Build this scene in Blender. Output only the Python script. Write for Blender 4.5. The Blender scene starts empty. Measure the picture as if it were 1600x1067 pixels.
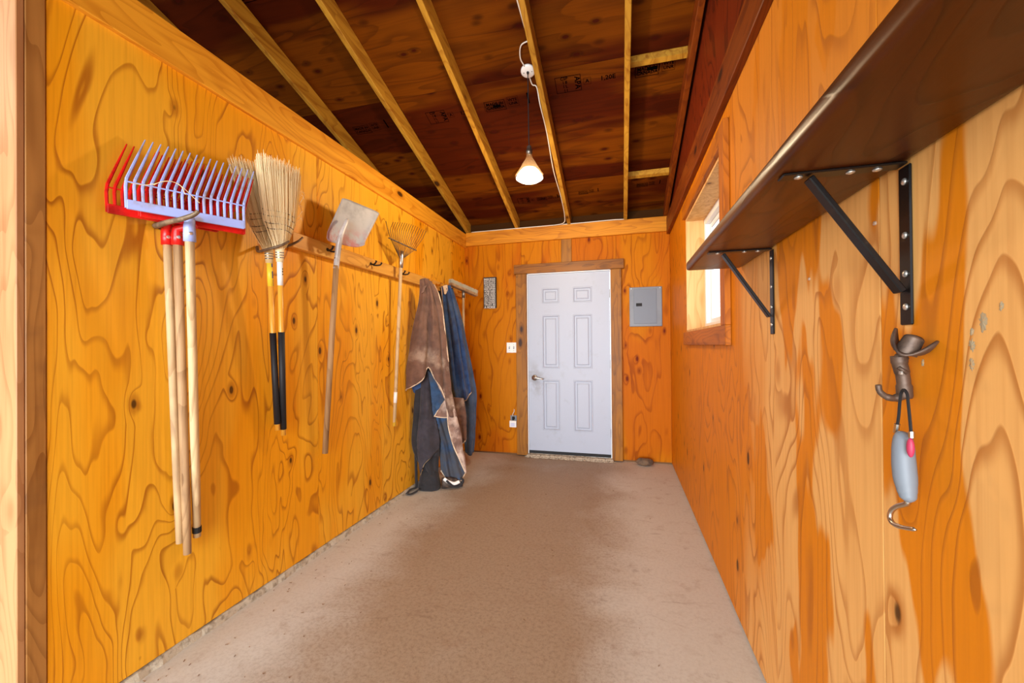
import bpy, bmesh, math, random
from mathutils import Vector, Matrix, noise as mnoise
random.seed(7)
C = bpy.context.scene.collection
SC = bpy.context.scene

# ------------------------------------------------------------------ camera, sky, light
yaw, pitch, roll = .262, .0055, -.0086
cF = Vector((-math.sin(yaw)*math.cos(pitch), math.cos(yaw)*math.cos(pitch), math.sin(pitch)))
cR0 = Vector((math.cos(yaw), math.sin(yaw), 0)); cU0 = cR0.cross(cF)
cR = cR0*math.cos(roll)+cU0*math.sin(roll); cU = cU0*math.cos(roll)-cR0*math.sin(roll)
cd = bpy.data.cameras.new('camera'); cam = bpy.data.objects.new('camera', cd); C.objects.link(cam)
cd.sensor_width = 36; cd.lens = 36*633.68/1600; cd.shift_y = .0018; cd.clip_start = .02
cam.matrix_world = Matrix(((cR.x, cU.x, -cF.x, 0), (cR.y, cU.y, -cF.y, 0), (cR.z, cU.z, -cF.z, 1.2606), (0, 0, 0, 1)))
SC.camera = cam
SC.view_settings.view_transform = 'Standard'; SC.view_settings.look = 'None'
SC.view_settings.gamma = 1; SC.view_settings.use_curve_mapping = False
SC.view_settings.exposure = -0.33
w = bpy.data.worlds.new('sky'); SC.world = w; w.use_nodes = True
bg = w.node_tree.nodes['Background']; bg.inputs[0].default_value = (.90, .95, 1.0, 1); bg.inputs[1].default_value = 3.0

def area(name, loc, rot, sx, sy, power, col):
    l = bpy.data.lights.new(name, 'AREA'); l.shape = 'RECTANGLE'; l.size = sx; l.size_y = sy; l.energy = power; l.color = col; l.spread = math.radians(110)
    o = bpy.data.objects.new(name, l); C.objects.link(o); o.location = loc; o.rotation_euler = rot
    return o
# daylight coming in through the open end of the barn, behind the photographer
area('daylight_opening', (-1.3, -3.4, 1.2), (math.radians(90), 0, 0), 5.0, 2.3, 300, (.90, .95, 1.0))

# ------------------------------------------------------------------ helpers
def lin(*c): return tuple(((v/255+.055)/1.055)**2.4 if v > 10 else v/255/12.92 for v in c)
def mesh_obj(name, bm, mat=None, parent=None, smooth=False, recalc=True):
    if recalc: bmesh.ops.recalc_face_normals(bm, faces=bm.faces)
    me = bpy.data.meshes.new(name); bm.to_mesh(me); bm.free()
    if mat: me.materials.append(mat)
    if smooth:
        for p in me.polygons: p.use_smooth = True
    o = bpy.data.objects.new(name, me); C.objects.link(o)
    if parent:
        o.parent = parent
        o.matrix_parent_inverse = Matrix.Translation(-parent.location)
    return o
def tag(o, label=None, cat=None, group=None, kind=None):
    if label: o['label'] = label
    if cat: o['category'] = cat
    if group: o['group'] = group
    if kind: o['kind'] = kind
    return o
def empty(name, loc, label=None, cat=None, group=None, kind=None):
    o = bpy.data.objects.new(name, None); C.objects.link(o); o.location = loc; o.empty_display_size = .05
    return tag(o, label, cat, group, kind)
def nb(): return bmesh.new()
def box(bm, x0, x1, y0, y1, z0, z1):
    v = [bm.verts.new((x, y, z)) for x in (x0, x1) for y in (y0, y1) for z in (z0, z1)]
    for f in ((0,1,3,2),(4,6,7,5),(0,4,5,1),(2,3,7,6),(0,2,6,4),(1,5,7,3)): bm.faces.new([v[i] for i in f])
    return v
def bbox(x0, x1, y0, y1, z0, z1, b=.002, seg=1):
    bm = nb(); box(bm, x0, x1, y0, y1, z0, z1)
    if b: bmesh.ops.bevel(bm, geom=bm.edges[:], offset=b, segments=seg, affect='EDGES', profile=.6)
    return bm
def hexa(bm, p):    # eight corners, bottom four then top four
    v = [bm.verts.new(q) for q in p]
    for f in ((0,3,2,1),(4,5,6,7),(0,1,5,4),(1,2,6,5),(2,3,7,6),(3,0,4,7)): bm.faces.new([v[i] for i in f])
    return v
def tube(bm, pts, r, seg=8, flat=None, cap=True):
    pts = [Vector(p) for p in pts]; n = len(pts)
    rs = r if isinstance(r, (list, tuple)) else [r]*n
    t0 = (pts[1]-pts[0]).normalized()
    ref = Vector(flat).normalized() if flat else (Vector((0, 0, 1)) if abs(t0.z) < .9 else Vector((1, 0, 0)))
    rings = []
    for i in range(n):
        t = (pts[min(i+1, n-1)]-pts[max(i-1, 0)]).normalized()
        a = (ref-t*ref.dot(t)).normalized() if not flat else (ref-t*ref.dot(t)).normalized()
        b = t.cross(a)
        if not flat: ref = a
        k = .35 if flat else 1
        rings.append([bm.verts.new(pts[i]+(a*math.cos(q)*k+b*math.sin(q))*rs[i]) for q in [2*math.pi*j/seg for j in range(seg)]])
    for i in range(n-1):
        for j in range(seg):
            bm.faces.new((rings[i][j], rings[i][(j+1)%seg], rings[i+1][(j+1)%seg], rings[i+1][j]))
    if cap:
        bm.faces.new(rings[0][::-1]); bm.faces.new(rings[-1])
def smoothp(pts, k=6):
    P = [Vector(p) for p in pts]; P = [P[0]*2-P[1]]+P+[P[-1]*2-P[-2]]; out = []
    for i in range(1, len(P)-2):
        for j in range(k):
            t = j/k; a, b, c, d = P[i-1:i+3]
            out.append(.5*((2*b)+(c-a)*t+(2*a-5*b+4*c-d)*t*t+(3*b-a-3*c+d)*t**3))
    out.append(P[-2]); return out
def lathe(bm, c, axis, prof, seg=20, caps=True):   # prof: (distance along axis, radius)
    c = Vector(c); ax = Vector(axis).normalized(); a = ax.orthogonal().normalized(); b = ax.cross(a); R = []
    for d, r in prof: R.append([bm.verts.new(c+ax*d+(a*math.cos(q)+b*math.sin(q))*max(r, 1e-4)) for q in [2*math.pi*j/seg for j in range(seg)]])
    for i in range(len(R)-1):
        for j in range(seg): bm.faces.new((R[i][j], R[i][(j+1)%seg], R[i+1][(j+1)%seg], R[i+1][j]))
    if caps: bm.faces.new(R[0][::-1]); bm.faces.new(R[-1])
def L3(a, b, t): return Vector(a).lerp(Vector(b), t)
def resample(pts, n):
    P = smoothp(pts, 8) if len(pts) > 2 else [L3(pts[0], pts[1], i/16) for i in range(17)]
    d = [0]
    for i in range(1, len(P)): d.append(d[-1]+(P[i]-P[i-1]).length)
    out = []; j = 0
    for i in range(n):
        s = d[-1]*i/(n-1)
        while j < len(P)-2 and d[j+1] < s: j += 1
        out.append(P[j].lerp(P[j+1], min(1, max(0, (s-d[j])/max(1e-9, d[j+1]-d[j])))))
    return out

# ------------------------------------------------------------------ materials
class NT:
    def __init__(s, name):
        s.m = bpy.data.materials.new(name); s.m.use_nodes = True; s.t = s.m.node_tree; s.n = s.t.nodes; s.l = s.t.links
        s.b = s.n['Principled BSDF']
    def node(s, ty, **k):
        o = s.n.new(ty)
        for a, v in k.items(): setattr(o, a, v)
        return o
    def put(s, inp, v):
        if isinstance(v, bpy.types.NodeSocket): s.l.new(v, inp)
        elif v is not None: inp.default_value = v
    def math(s, op, a, b=0, c=0, clamp=False):
        o = s.node('ShaderNodeMath', operation=op, use_clamp=clamp); s.put(o.inputs[0], a); s.put(o.inputs[1], b)
        if op in ('MULTIPLY_ADD', 'SMOOTH_MIN', 'WRAP'): s.put(o.inputs[2], c)
        return o.outputs[0]
    def vm(s, op, a, b=None, sc=None):
        o = s.node('ShaderNodeVectorMath', operation=op); s.put(o.inputs[0], a)
        if b is not None: s.put(o.inputs[1], b)
        if sc is not None: s.put(o.inputs['Scale'], sc)
        return o.outputs[0]
    def noise(s, vec, sc, det=2, rough=.5, dist=0):
        o = s.node('ShaderNodeTexNoise'); s.put(o.inputs['Vector'], vec); o.inputs['Scale'].default_value = sc
        o.inputs['Detail'].default_value = det; o.inputs['Roughness'].default_value = rough; o.inputs['Distortion'].default_value = dist
        return o.outputs['Fac']
    def voro(s, vec, sc):
        o = s.node('ShaderNodeTexVoronoi'); s.put(o.inputs['Vector'], vec); o.inputs['Scale'].default_value = sc
        return o.outputs['Distance'], o.outputs['Color']
    def rng(s, v, a, b, c=0., d=1., kind='SMOOTHSTEP'):
        o = s.node('ShaderNodeMapRange', interpolation_type=kind); s.put(o.inputs[0], v)
        for i, q in zip((1, 2, 3, 4), (a, b, c, d)): o.inputs[i].default_value = q
        return o.outputs[0]
    def mix(s, f, a, b):
        o = s.node('ShaderNodeMix', data_type='RGBA'); s.put(o.inputs[0], f)
        for i, v in ((6, a), (7, b)):
            if isinstance(v, tuple): v = (*v[:3], 1)
            s.put(o.inputs[i], v)
        return o.outputs[2]
    def bump(s, h, st, d=.01):
        o = s.node('ShaderNodeBump'); s.put(o.inputs['Height'], h); o.inputs['Strength'].default_value = st; o.inputs['Distance'].default_value = d
        s.l.new(o.outputs[0], s.b.inputs['Normal'])
    def coords(s, rnd=True):
        tc = s.node('ShaderNodeTexCoord').outputs['Object']
        if rnd:
            r = s.node('ShaderNodeObjectInfo').outputs['Random']
            tc = s.vm('ADD', tc, s.vm('SCALE', (13.7, 9.1, 5.3), sc=r))
        return tc

def sat(c, k): return (c[0], c[1], c[2]*k)
def ply(name, base, dark, patch, pa=.5, axis=2, N=17, knot=.35, rough=.5, coat=.08, sc=1.0, knotc=(40, 18, 4), line=.75, stretch=.26, ks=8.0, e0=.6, bl=.5, spec=.22, worn=False, ps=1.7, pe=(.47, .56), nax=0, kr=.085):
    base, dark, patch = sat(base, bl), sat(dark, bl), sat(patch, bl)
    m = NT(name); p = m.coords()
    s = [1, 1, 1]; s[axis] = stretch
    q = m.vm('MULTIPLY', p, tuple(v*sc for v in s))
    s2 = [1, 1, 1]; s2[axis] = .5; s2[nax] = 0
    kd, kc = m.voro(m.vm('MULTIPLY', p, tuple(v*sc for v in s2)), ks)
    sep = m.node('ShaderNodeSeparateColor'); m.l.new(kc, sep.inputs[0])
    sel = m.rng(sep.outputs[0], 1-knot, 1-knot+.02)
    n = m.noise(q, 3.2, 2.6, .42, .4)
    bumpk = m.math('MULTIPLY', m.rng(kd, 0, .38, 1, 0), m.math('MULTIPLY', sel, .06))
    n = m.math('ADD', n, bumpk)
    rings = m.math('FRACT', m.math('MULTIPLY', n, float(N)))
    edge = m.math('MULTIPLY', m.math('POWER', m.rng(rings, e0, .93), 1.6), m.rng(rings, .94, 1.0, 1, 0))
    s3 = [90, 90, 90]; s3[axis] = 2.5
    fib = m.noise(m.vm('MULTIPLY', p, tuple(s3)), 1.0, 2, .6)
    big = m.noise(q, ps, 3, .5)
    pm = m.math('MULTIPLY', m.rng(big, *pe), pa)
    wm = m.noise(q, 6.0, 2, .5)
    if worn:   # paler on the low near part of the wall, patch tone beyond and above
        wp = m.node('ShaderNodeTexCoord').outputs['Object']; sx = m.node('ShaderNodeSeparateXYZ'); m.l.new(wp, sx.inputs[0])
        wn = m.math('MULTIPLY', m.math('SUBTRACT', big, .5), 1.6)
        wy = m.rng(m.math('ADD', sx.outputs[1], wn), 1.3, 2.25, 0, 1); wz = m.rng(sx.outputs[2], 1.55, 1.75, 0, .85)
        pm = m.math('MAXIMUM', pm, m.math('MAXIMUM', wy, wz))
    col = m.mix(pm, base, patch)
    col = m.mix(m.math('MULTIPLY', edge, m.math('MULTIPLY', m.rng(wm, .3, .7, .45, 1), line)), col, dark)
    col = m.mix(m.rng(fib, .35, .8, 0, .2), col, dark)
    halo = m.math('MULTIPLY', m.rng(kd, kr, kr*2.4, .5, 0), sel)
    col = m.mix(halo, col, dark)
    core = m.math('MULTIPLY', m.rng(kd, kr*.7, kr*1.1, .85, 0), sel)
    col = m.mix(core, col, lin(*knotc))
    m.put(m.b.inputs['Base Color'], col)
    m.b.inputs['Roughness'].default_value = rough; m.b.inputs['Coat Weight'].default_value = coat; m.b.inputs['Coat Roughness'].default_value = .28; m.b.inputs['Specular IOR Level'].default_value = spec
    m.bump(m.math('ADD', m.math('MULTIPLY', fib, .5), edge), .12, .004)
    return m.m
def lumber(name, c1, c2, axis=1, rough=.5, knot=.25, coat=.05, gf=18, dirt=None, knotc=(45, 20, 8), bl=1.):
    c1, c2 = sat(c1, bl), sat(c2, bl)
    m = NT(name); p = m.coords(); s = [gf, gf, gf]; s[axis] = gf*.05
    g = m.noise(m.vm('MULTIPLY', p, tuple(s)), 1, 3, .6, .5)
    s = [1, 1, 1]; s[axis] = .18
    n = m.noise(m.vm('MULTIPLY', p, tuple(s)), 5, 2, .5)
    s = [1, 1, 1]; s[axis] = .45
    kd, kc = m.voro(m.vm('MULTIPLY', p, tuple(s)), 7)
    sep = m.node('ShaderNodeSeparateColor'); m.l.new(kc, sep.inputs[0]); sel = m.rng(sep.outputs[1], 1-knot, 1-knot+.02)
    rings = m.math('FRACT', m.math('MULTIPLY', m.math('ADD', n, m.math('MULTIPLY', sel, m.rng(kd, 0, .4, .15, 0))), 14.))
    f = m.math('ADD', m.math('MULTIPLY', m.rng(rings, .5, .98), .4), m.rng(g, .38, .75, 0, .6), clamp=True)
    col = m.mix(f, c1, c2)
    if dirt: col = m.mix(m.rng(m.noise(p, 3.2, 4, .6), .5, .75, 0, .6), col, dirt)
    col = m.mix(m.math('MULTIPLY', sel, m.rng(kd, .12, .30, .8, 0)), col, c2)
    col = m.mix(m.math('MULTIPLY', sel, m.rng(kd, .10, .17, .9, 0)), col, lin(*knotc))
    m.put(m.b.inputs['Base Color'], col); m.b.inputs['Roughness'].default_value = rough; m.b.inputs['Coat Weight'].default_value = coat
    m.b.inputs['Coat Roughness'].default_value = .3; m.b.inputs['Specular IOR Level'].default_value = .25
    m.bump(g, .25, .003); return m.m
def plain(name, c, rough=.5, metal=0, c2=None, sc=8, det=4, lo=.45, hi=.7, bump=0, bsc=60, coat=0, spec=.5, sheen=0):
    m = NT(name); p = m.coords(False)
    col = (*c, 1)
    if c2: col = m.mix(m.rng(m.noise(p, sc, det, .6), lo, hi), c, c2)
    m.put(m.b.inputs['Base Color'], col); m.b.inputs['Roughness'].default_value = rough; m.b.inputs['Metallic'].default_value = metal
    m.b.inputs['Coat Weight'].default_value = coat; m.b.inputs['Specular IOR Level'].default_value = spec
    if sheen: m.b.inputs['Sheen Weight'].default_value = sheen
    if bump: m.bump(m.noise(p, bsc, 3, .6), bump, .003)
    return m.m
def emit(name, c, st):
    m = NT(name); m.b.inputs['Emission Color'].default_value = (*c, 1); m.b.inputs['Emission Strength'].default_value = st
    m.b.inputs['Base Color'].default_value = (*c, 1); return m.m

M = {}
M['plyL'] = ply(e0=.66, N=19, name='varnished plywood left', base=lin(246, 182, 66), dark=lin(156, 78, 6), patch=lin(240, 160, 14), pa=.85, bl=.45, knot=.5, kr=.10)
M['plyB'] = ply(nax=1, kr=.11, name='varnished plywood back', base=lin(188, 100, 8), dark=lin(116, 40, 2), patch=lin(198, 122, 10), pa=.7, bl=.3, spec=.08, coat=0, knot=.42, knotc=(96, 22, 4), N=12, line=.6)
M['plyR'] = ply('varnished plywood right', lin(230, 172, 110), lin(166, 92, 30), lin(214, 124, 4), .95, bl=.8, worn=True, knot=.24, N=16, line=.75, ps=3.8, pe=(.545, .57), spec=.12, coat=.03, e0=.55, kr=.12)  # worn here only sets a paler tone low and near
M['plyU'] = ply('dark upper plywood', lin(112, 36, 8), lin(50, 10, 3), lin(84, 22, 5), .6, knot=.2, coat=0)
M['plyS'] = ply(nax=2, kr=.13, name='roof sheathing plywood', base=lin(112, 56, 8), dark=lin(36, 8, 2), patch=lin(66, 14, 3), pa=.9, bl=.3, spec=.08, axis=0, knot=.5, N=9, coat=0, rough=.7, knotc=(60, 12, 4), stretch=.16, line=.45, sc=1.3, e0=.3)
M['beam'] = lumber('golden beam timber', lin(238, 168, 72), lin(196, 118, 28), 1, bl=.4)
M['beamX'] = lumber('golden cross beam timber', lin(214, 138, 38), lin(160, 88, 14), 0, bl=.4)
M['beamR'] = lumber('red brown beam timber', lin(128, 58, 16), lin(84, 28, 6), 1, bl=.4)
M['raft'] = lumber('rafter timber', lin(192, 142, 72), lin(140, 84, 28), 1, bl=.4, knot=.35, coat=0, rough=.6)
M['post'] = lumber('post timber', lin(172, 120, 58), lin(118, 70, 24), 2, dirt=lin(100, 64, 38))
M['board'] = lumber('facing board', lin(182, 132, 86), lin(150, 98, 56), 2, knot=.2)
M['case'] = lumber('door casing timber', lin(158, 100, 26), lin(100, 56, 8), 2, bl=.4, knot=.3, dirt=lin(110, 62, 16))
M['caseX'] = lumber('door header timber', lin(148, 90, 24), lin(94, 50, 8), 0, bl=.4, knot=.2, dirt=lin(110, 62, 16))
M['caseY'] = lumber('window casing timber', lin(196, 110, 34), lin(130, 60, 14), 2, bl=.4, knot=.2)
M['caseH'] = lumber('window casing timber level', lin(186, 104, 26), lin(124, 58, 12), 1, knot=.2, bl=.4)
M['reveal'] = lumber('pale window lining', lin(232, 186, 122), lin(196, 138, 72), 2, knot=.3, coat=0)
M['rail'] = lumber('pale rail timber', lin(226, 170, 96), lin(188, 126, 56), 1, bl=.6, knot=.2)
M['shelf'] = ply('dark varnished shelf', lin(78, 36, 10), lin(36, 14, 5), lin(108, 60, 22), .8, axis=1, knot=.1, rough=.38, coat=.12, line=.5, spec=.2, bl=.7, nax=2, ps=4)
M['core'] = plain('wall core', lin(120, 80, 40), .8)

def floor_mat():
    m = NT('dusty concrete'); p = m.coords(False)
    sx = m.node('ShaderNodeSeparateXYZ'); m.l.new(p, sx.inputs[0])
    big = m.noise(p, 1.1, 4, .6, .3); fine = m.noise(p, 60, 4, .75); mid = m.noise(p, 9, 5, .65)
    dx = m.math('ABSOLUTE', m.math('ADD', sx.outputs[0], .72))
    wear = m.math('ADD', m.rng(dx, .25, 1.05, 1, 0), m.math('MULTIPLY', m.math('SUBTRACT', big, .5), 1.6))
    col = m.mix(m.rng(wear, .1, .95), lin(204, 202, 194), lin(162, 141, 117))
    col = m.mix(m.math('MULTIPLY', m.rng(fine, .42, .66, 0, .38), m.rng(wear, 0, .8, .3, 1)), col, lin(110, 84, 62))
    spk = m.noise(p, 190, 2, .6); col = m.mix(m.rng(spk, .62, .74, 0, .45), col, lin(222, 204, 180)); col = m.mix(m.rng(spk, .24, .36, .4, 0), col, lin(90, 68, 50))
    arc = m.noise(m.vm('MULTIPLY', p, (1.2, 5.5, 1)), 1, 5, .75, 2.0); col = m.mix(m.rng(arc, .60, .72, 0, .38), col, lin(104, 74, 52))
    col = m.mix(m.rng(mid, .52, .75, 0, .35), col, lin(140, 110, 86))
    st = m.noise(m.vm('MULTIPLY', p, (1, 1, 1)), 3.3, 5, .7)
    col = m.mix(m.rng(st, .62, .72, 0, .35), col, lin(104, 72, 48))
    st2 = m.noise(m.vm('MULTIPLY', p, (26, 9, 1)), 1, 3, .7, 1.5)
    col = m.mix(m.rng(st2, .74, .80, 0, .5), col, lin(90, 60, 40))
    m.put(m.b.inputs['Base Color'], col); m.b.inputs['Roughness'].default_value = .62; m.b.inputs['Specular IOR Level'].default_value = .35
    m.bump(m.math('ADD', fine, mid), .10, .003); return m.m
M['floor'] = floor_mat()
M['curb'] = plain('pale mortar', lin(200, 192, 172), .9, c2=lin(150, 140, 122), sc=30, bump=.8, bsc=90)
M['sill'] = plain('pebbled concrete', lin(176, 160, 138), .9, c2=lin(92, 80, 66), sc=55, bump=1., bsc=90)
M['ground'] = plain('gravel yard', lin(150, 146, 138), .9, c2=lin(130, 126, 118), sc=20)
def door_mat():
    m = NT('scuffed white door paint'); p = m.coords(False)
    col = m.mix(m.rng(m.noise(p, 5, 5, .7), .55, .8, 0, .35), lin(172, 180, 196), lin(140, 138, 138))
    vd = m.node('ShaderNodeVectorMath', operation='DISTANCE'); m.l.new(p, vd.inputs[0]); vd.inputs[1].default_value = (-.99, 4.5, .86)
    grime = m.math('MULTIPLY', m.rng(vd.outputs['Value'], .03, .30, .55, 0), m.rng(m.noise(p, 8, 4, .6), .38, .66))
    col = m.mix(grime, col, lin(120, 112, 104))
    m.put(m.b.inputs['Base Color'], col); m.b.inputs['Roughness'].default_value = .45; return m.m
M['door'] = door_mat()
M['white'] = plain('white plastic', lin(238, 236, 230), .35)
M['vinyl'] = plain('white vinyl', lin(236, 238, 240), .35)
M['black'] = plain('black painted steel', lin(14, 12, 12), .35, coat=.1, spec=.3, c2=lin(60, 48, 36), sc=30, lo=.6, hi=.8)
M['rubber'] = plain('black rubber', lin(18, 18, 20), .7)
M['grip'] = plain('black foam grip', lin(26, 26, 30), .6)
M['nickel'] = plain('brushed nickel', lin(200, 196, 188), .3, 1)
M['steel'] = plain('dull steel', lin(150, 146, 140), .4, .9, c2=lin(96, 84, 70), sc=20)
M['tine'] = plain('rusty spring wire', lin(112, 84, 56), .5, .4)
M['screw'] = plain('zinc screw', lin(215, 210, 200), .3, .8)
M['grey'] = plain('grey enamel', lin(124, 130, 138), .45, c2=lin(114, 120, 128), sc=4)
M['greyd'] = plain('darker grey enamel', lin(112, 120, 132), .45)
M['red'] = plain('red plastic', lin(214, 22, 18), .35, c2=lin(150, 14, 10), sc=12)
M['blue'] = plain('periwinkle plastic', lin(158, 172, 226), .4, c2=lin(150, 142, 150), sc=14, lo=.5, hi=.75)
M['hook'] = plain('rusty grey iron', lin(112, 94, 74), .55, .5, c2=lin(150, 128, 100), sc=40, bump=.4)
M['dhook'] = plain('dark iron', lin(44, 36, 30), .5, .6)
M['brass'] = plain('brass', lin(222, 160, 40), .3, .9)
M['ash'] = lumber('worn ash handle', lin(214, 184, 138), lin(170, 134, 92), 2, knot=.0, coat=0, rough=.6, gf=40, dirt=lin(150, 120, 90))
M['ashd'] = lumber('dirty ash handle', lin(186, 150, 108), lin(130, 96, 62), 2, knot=.0, coat=0, rough=.65, gf=40, dirt=lin(110, 84, 60))
M['ashg'] = lumber('grey weathered handle', lin(178, 140, 96), lin(128, 92, 58), 2, knot=.0, coat=0, rough=.65, gf=40)
M['yel'] = lumber('varnished yellow handle', lin(240, 178, 70), lin(226, 156, 44), 2, knot=0, coat=.4, rough=.3)
M['straw'] = plain('broom corn straw', lin(250, 232, 184), .8)
M['strawd'] = plain('old broom corn straw', lin(226, 200, 146), .8)
M['strawx'] = plain('darker brown straw', lin(206, 172, 118), .8)  # colour variation, mixed at random among the other straws
M['stitch'] = plain('dark broom twine', lin(70, 52, 50), .8)
M['lab_y'] = plain('yellow label', lin(250, 216, 60), .4); M['lab_b'] = plain('blue label', lin(40, 60, 140), .4); M['lab_w'] = plain('white label', lin(244, 244, 240), .4)
M['alu'] = plain('scuffed white aluminium', lin(224, 222, 218), .4, .1, c2=lin(178, 172, 166), sc=9)
def shovel_mat():
    m = NT('scuffed shovel blade'); p = m.coords(False); sx = m.node('ShaderNodeSeparateXYZ'); m.l.new(p, sx.inputs[0])
    col = m.mix(m.rng(m.noise(p, 7, 4, .6), .45, .7), lin(178, 178, 178), lin(146, 146, 146))
    low = m.math('MULTIPLY', m.rng(sx.outputs[2], 1.88, 2.06, 1, 0), m.rng(m.noise(p, 14, 4, .7), .38, .6))
    col = m.mix(low, col, lin(186, 120, 118))
    m.put(m.b.inputs['Base Color'], col); m.b.inputs['Roughness'].default_value = .5; m.b.inputs['Specular IOR Level'].default_value = .3; return m.m
M['shovel'] = shovel_mat()
def cloth_mat(name, c, c2, dirt=None, amt=.6, lo=.5, hi=.68, sc=4, zlo=None):
    m = NT(name); p = m.coords(False)
    col = m.mix(m.rng(m.noise(p, 12, 4, .6), .35, .7), c, c2)
    if dirt:
        f = m.rng(m.noise(p, sc, 5, .65), lo, hi, 0, amt)
        if zlo:
            sx = m.node('ShaderNodeSeparateXYZ'); m.l.new(p, sx.inputs[0])
            f = m.math('MULTIPLY', f, m.rng(sx.outputs[2], zlo[0], zlo[1], 1, 0))
        col = m.mix(f, col, dirt)
    m.put(m.b.inputs['Base Color'], col); m.b.inputs['Roughness'].default_value = .75; m.b.inputs['Sheen Weight'].default_value = .15
    h = m.math('ADD', m.noise(p, 260, 2, .5), m.math('MULTIPLY', m.noise(p, 16, 4, .6), 2.5))
    m.bump(h, .5, .008); return m.m
M['brown'] = cloth_mat('brown canvas', lin(118, 84, 66), lin(94, 66, 52), lin(176, 152, 130), .75, zlo=(1.05, 1.5))
M['brown2'] = cloth_mat('muddy brown canvas', lin(140, 108, 92), lin(112, 84, 72), lin(214, 190, 172), .85, lo=.4, hi=.6)
M['navy'] = cloth_mat('blue canvas', lin(40, 80, 136), lin(26, 54, 104), lin(110, 130, 150), .3)
M['navyd'] = cloth_mat('worn blue canvas', lin(46, 80, 118), lin(34, 60, 92), lin(74, 74, 76), .8, lo=.42, hi=.6)
M['blackc'] = cloth_mat('charcoal fabric', lin(56, 52, 62), lin(40, 38, 46))
M['bag'] = cloth_mat('black nylon', lin(34, 34, 40), lin(22, 22, 26))
M['bind'] = plain('cream binding', lin(222, 200, 170), .8, c2=lin(180, 150, 120), sc=20)
M['bindd'] = plain('tan piping', lin(170, 150, 116), .8)
M['steelb'] = cloth_mat('steel blue fabric', lin(70, 98, 136), lin(56, 82, 118))
M['stone'] = plain('grey stone', lin(116, 92, 70), .85, c2=lin(78, 66, 56), sc=18, bump=.6)
M['bronze'] = plain('antique bronze', lin(98, 78, 64), .5, .4, c2=lin(64, 50, 42), sc=30, bump=.2)
M['pickg'] = plain('grey rubber handle', lin(118, 126, 134), .5); M['pink'] = plain('pink plastic', lin(180, 50, 84), .5)
M['ink'] = plain('black stamp ink', (.002, .001, .001), .9, spec=0)
M['signw'] = plain('white lettering', lin(232, 230, 222), .7); M['signb'] = plain('black sign face', lin(50, 48, 50), .7)
M['cable'] = plain('white cable', lin(236, 226, 210), .5); M['redw'] = plain('red cable', lin(170, 50, 30), .5)
M['smudge'] = plain('grey green putty', lin(164, 150, 120), .8, c2=lin(200, 150, 90), sc=150)
M['hay'] = plain('hay bits', lin(120, 84, 48), .9)
gl = NT('window glass'); tr = gl.node('ShaderNodeBsdfTransparent'); gs = gl.node('ShaderNodeBsdfGlossy'); gs.inputs['Roughness'].default_value = .02
lw = gl.node('ShaderNodeLayerWeight'); lw.inputs['Blend'].default_value = .5; fr_ = gl.math('MULTIPLY_ADD', gl.math('POWER', lw.outputs['Facing'], 5.), .7, .03); mx = gl.node('ShaderNodeMixShader'); gl.l.new(fr_, mx.inputs[0]); gl.l.new(tr.outputs[0], mx.inputs[1]); gl.l.new(gs.outputs[0], mx.inputs[2])
gl.l.new(mx.outputs[0], gl.n['Material Output'].inputs[0]); M['glass'] = gl.m

# ------------------------------------------------------------------ geometry constants
XL, XR, YB = -1.79, .507, 4.54
S = .308; CA = math.cos(math.atan(S)); SA = math.sin(math.atan(S))
def zr(y): return 2.605+S*(YB-y)      # underside of the rafters
def zs(y): return 2.745+S*(YB-y)      # underside of the roof sheathing
def zseg(y0, y1, x0, x1, za, zb):     # sloped bar between y0 and y1
    return [(x0, y0, za(y0)), (x1, y0, za(y0)), (x1, y1, za(y1)), (x0, y1, za(y1)), (x0, y0, zb(y0)), (x1, y0, zb(y0)), (x1, y1, zb(y1)), (x0, y1, zb(y1))]

# ------------------------------------------------------------------ floor and ground
bm = nb(); box(bm, -4.7, .62, -2.0, 4.75, -.12, 0); tag(mesh_obj('floor', bm, M['floor']), 'dusty tan concrete floor with brown wear', kind='structure')
bm = nb(); box(bm, -60, 60, -60, 60, -.4, -.125); tag(mesh_obj('ground', bm, M['ground']), 'gravel ground outside', kind='structure')

# ------------------------------------------------------------------ left wall
bm = nb(); box(bm, -1.90, XL-.013, .84, YB, 0, 2.595); wl = tag(mesh_obj('wall_left', bm, M['core']), 'golden varnished plywood wall', kind='structure')
ys = [.875, 2.088, 3.308, YB-.004]
for i in range(3):
    mesh_obj('plywood_panel', bbox(XL-.0125, XL, ys[i]+.0012, ys[i+1]-.0012, .036, 2.43, .0008), M['plyL'], wl)
bm = nb()       # rough mortar strip along the foot of the wall
n = 90; prev = None
for i in range(n+1):
    y = .88+(YB-.88)*i/n; h = .031+random.uniform(-.004, .005); d = .012+random.uniform(-.004, .006)
    r = [bm.verts.new(p) for p in ((XL-.012, y, 0), (XL-.012, y, h), (XL+d*.5, y, h), (XL+d, y, .0))]
    if prev:
        for k in range(3): bm.faces.new((prev[k], prev[k+1], r[k+1], r[k]))
    prev = r
tag(mesh_obj('trim_1', bm, M['curb']), 'rough pale mortar strip under left wall', kind='structure')
tag(mesh_obj('trim_2', bbox(-1.905, XL+.022, .84, YB-.001, 2.425, 2.592, .003), M['beam']), 'golden beam along top of left wall', kind='structure')
# post at the near end of the wall, with its facing board
t = tag(mesh_obj('trim_3', bbox(-1.93, XL+.003, .825, .874, 0, 2.424, .003), M['post']), 'brown timber post at near end of left wall', kind='structure')
mesh_obj('facing_board', bbox(-2.5, XL+.002, .806, .8245, 0, 3.5, .002), M['board'], t)
mesh_obj('post_core', bbox(-2.48, -1.9305, .8255, .90, 0, 3.4, .002), M['post'], t)

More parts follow.
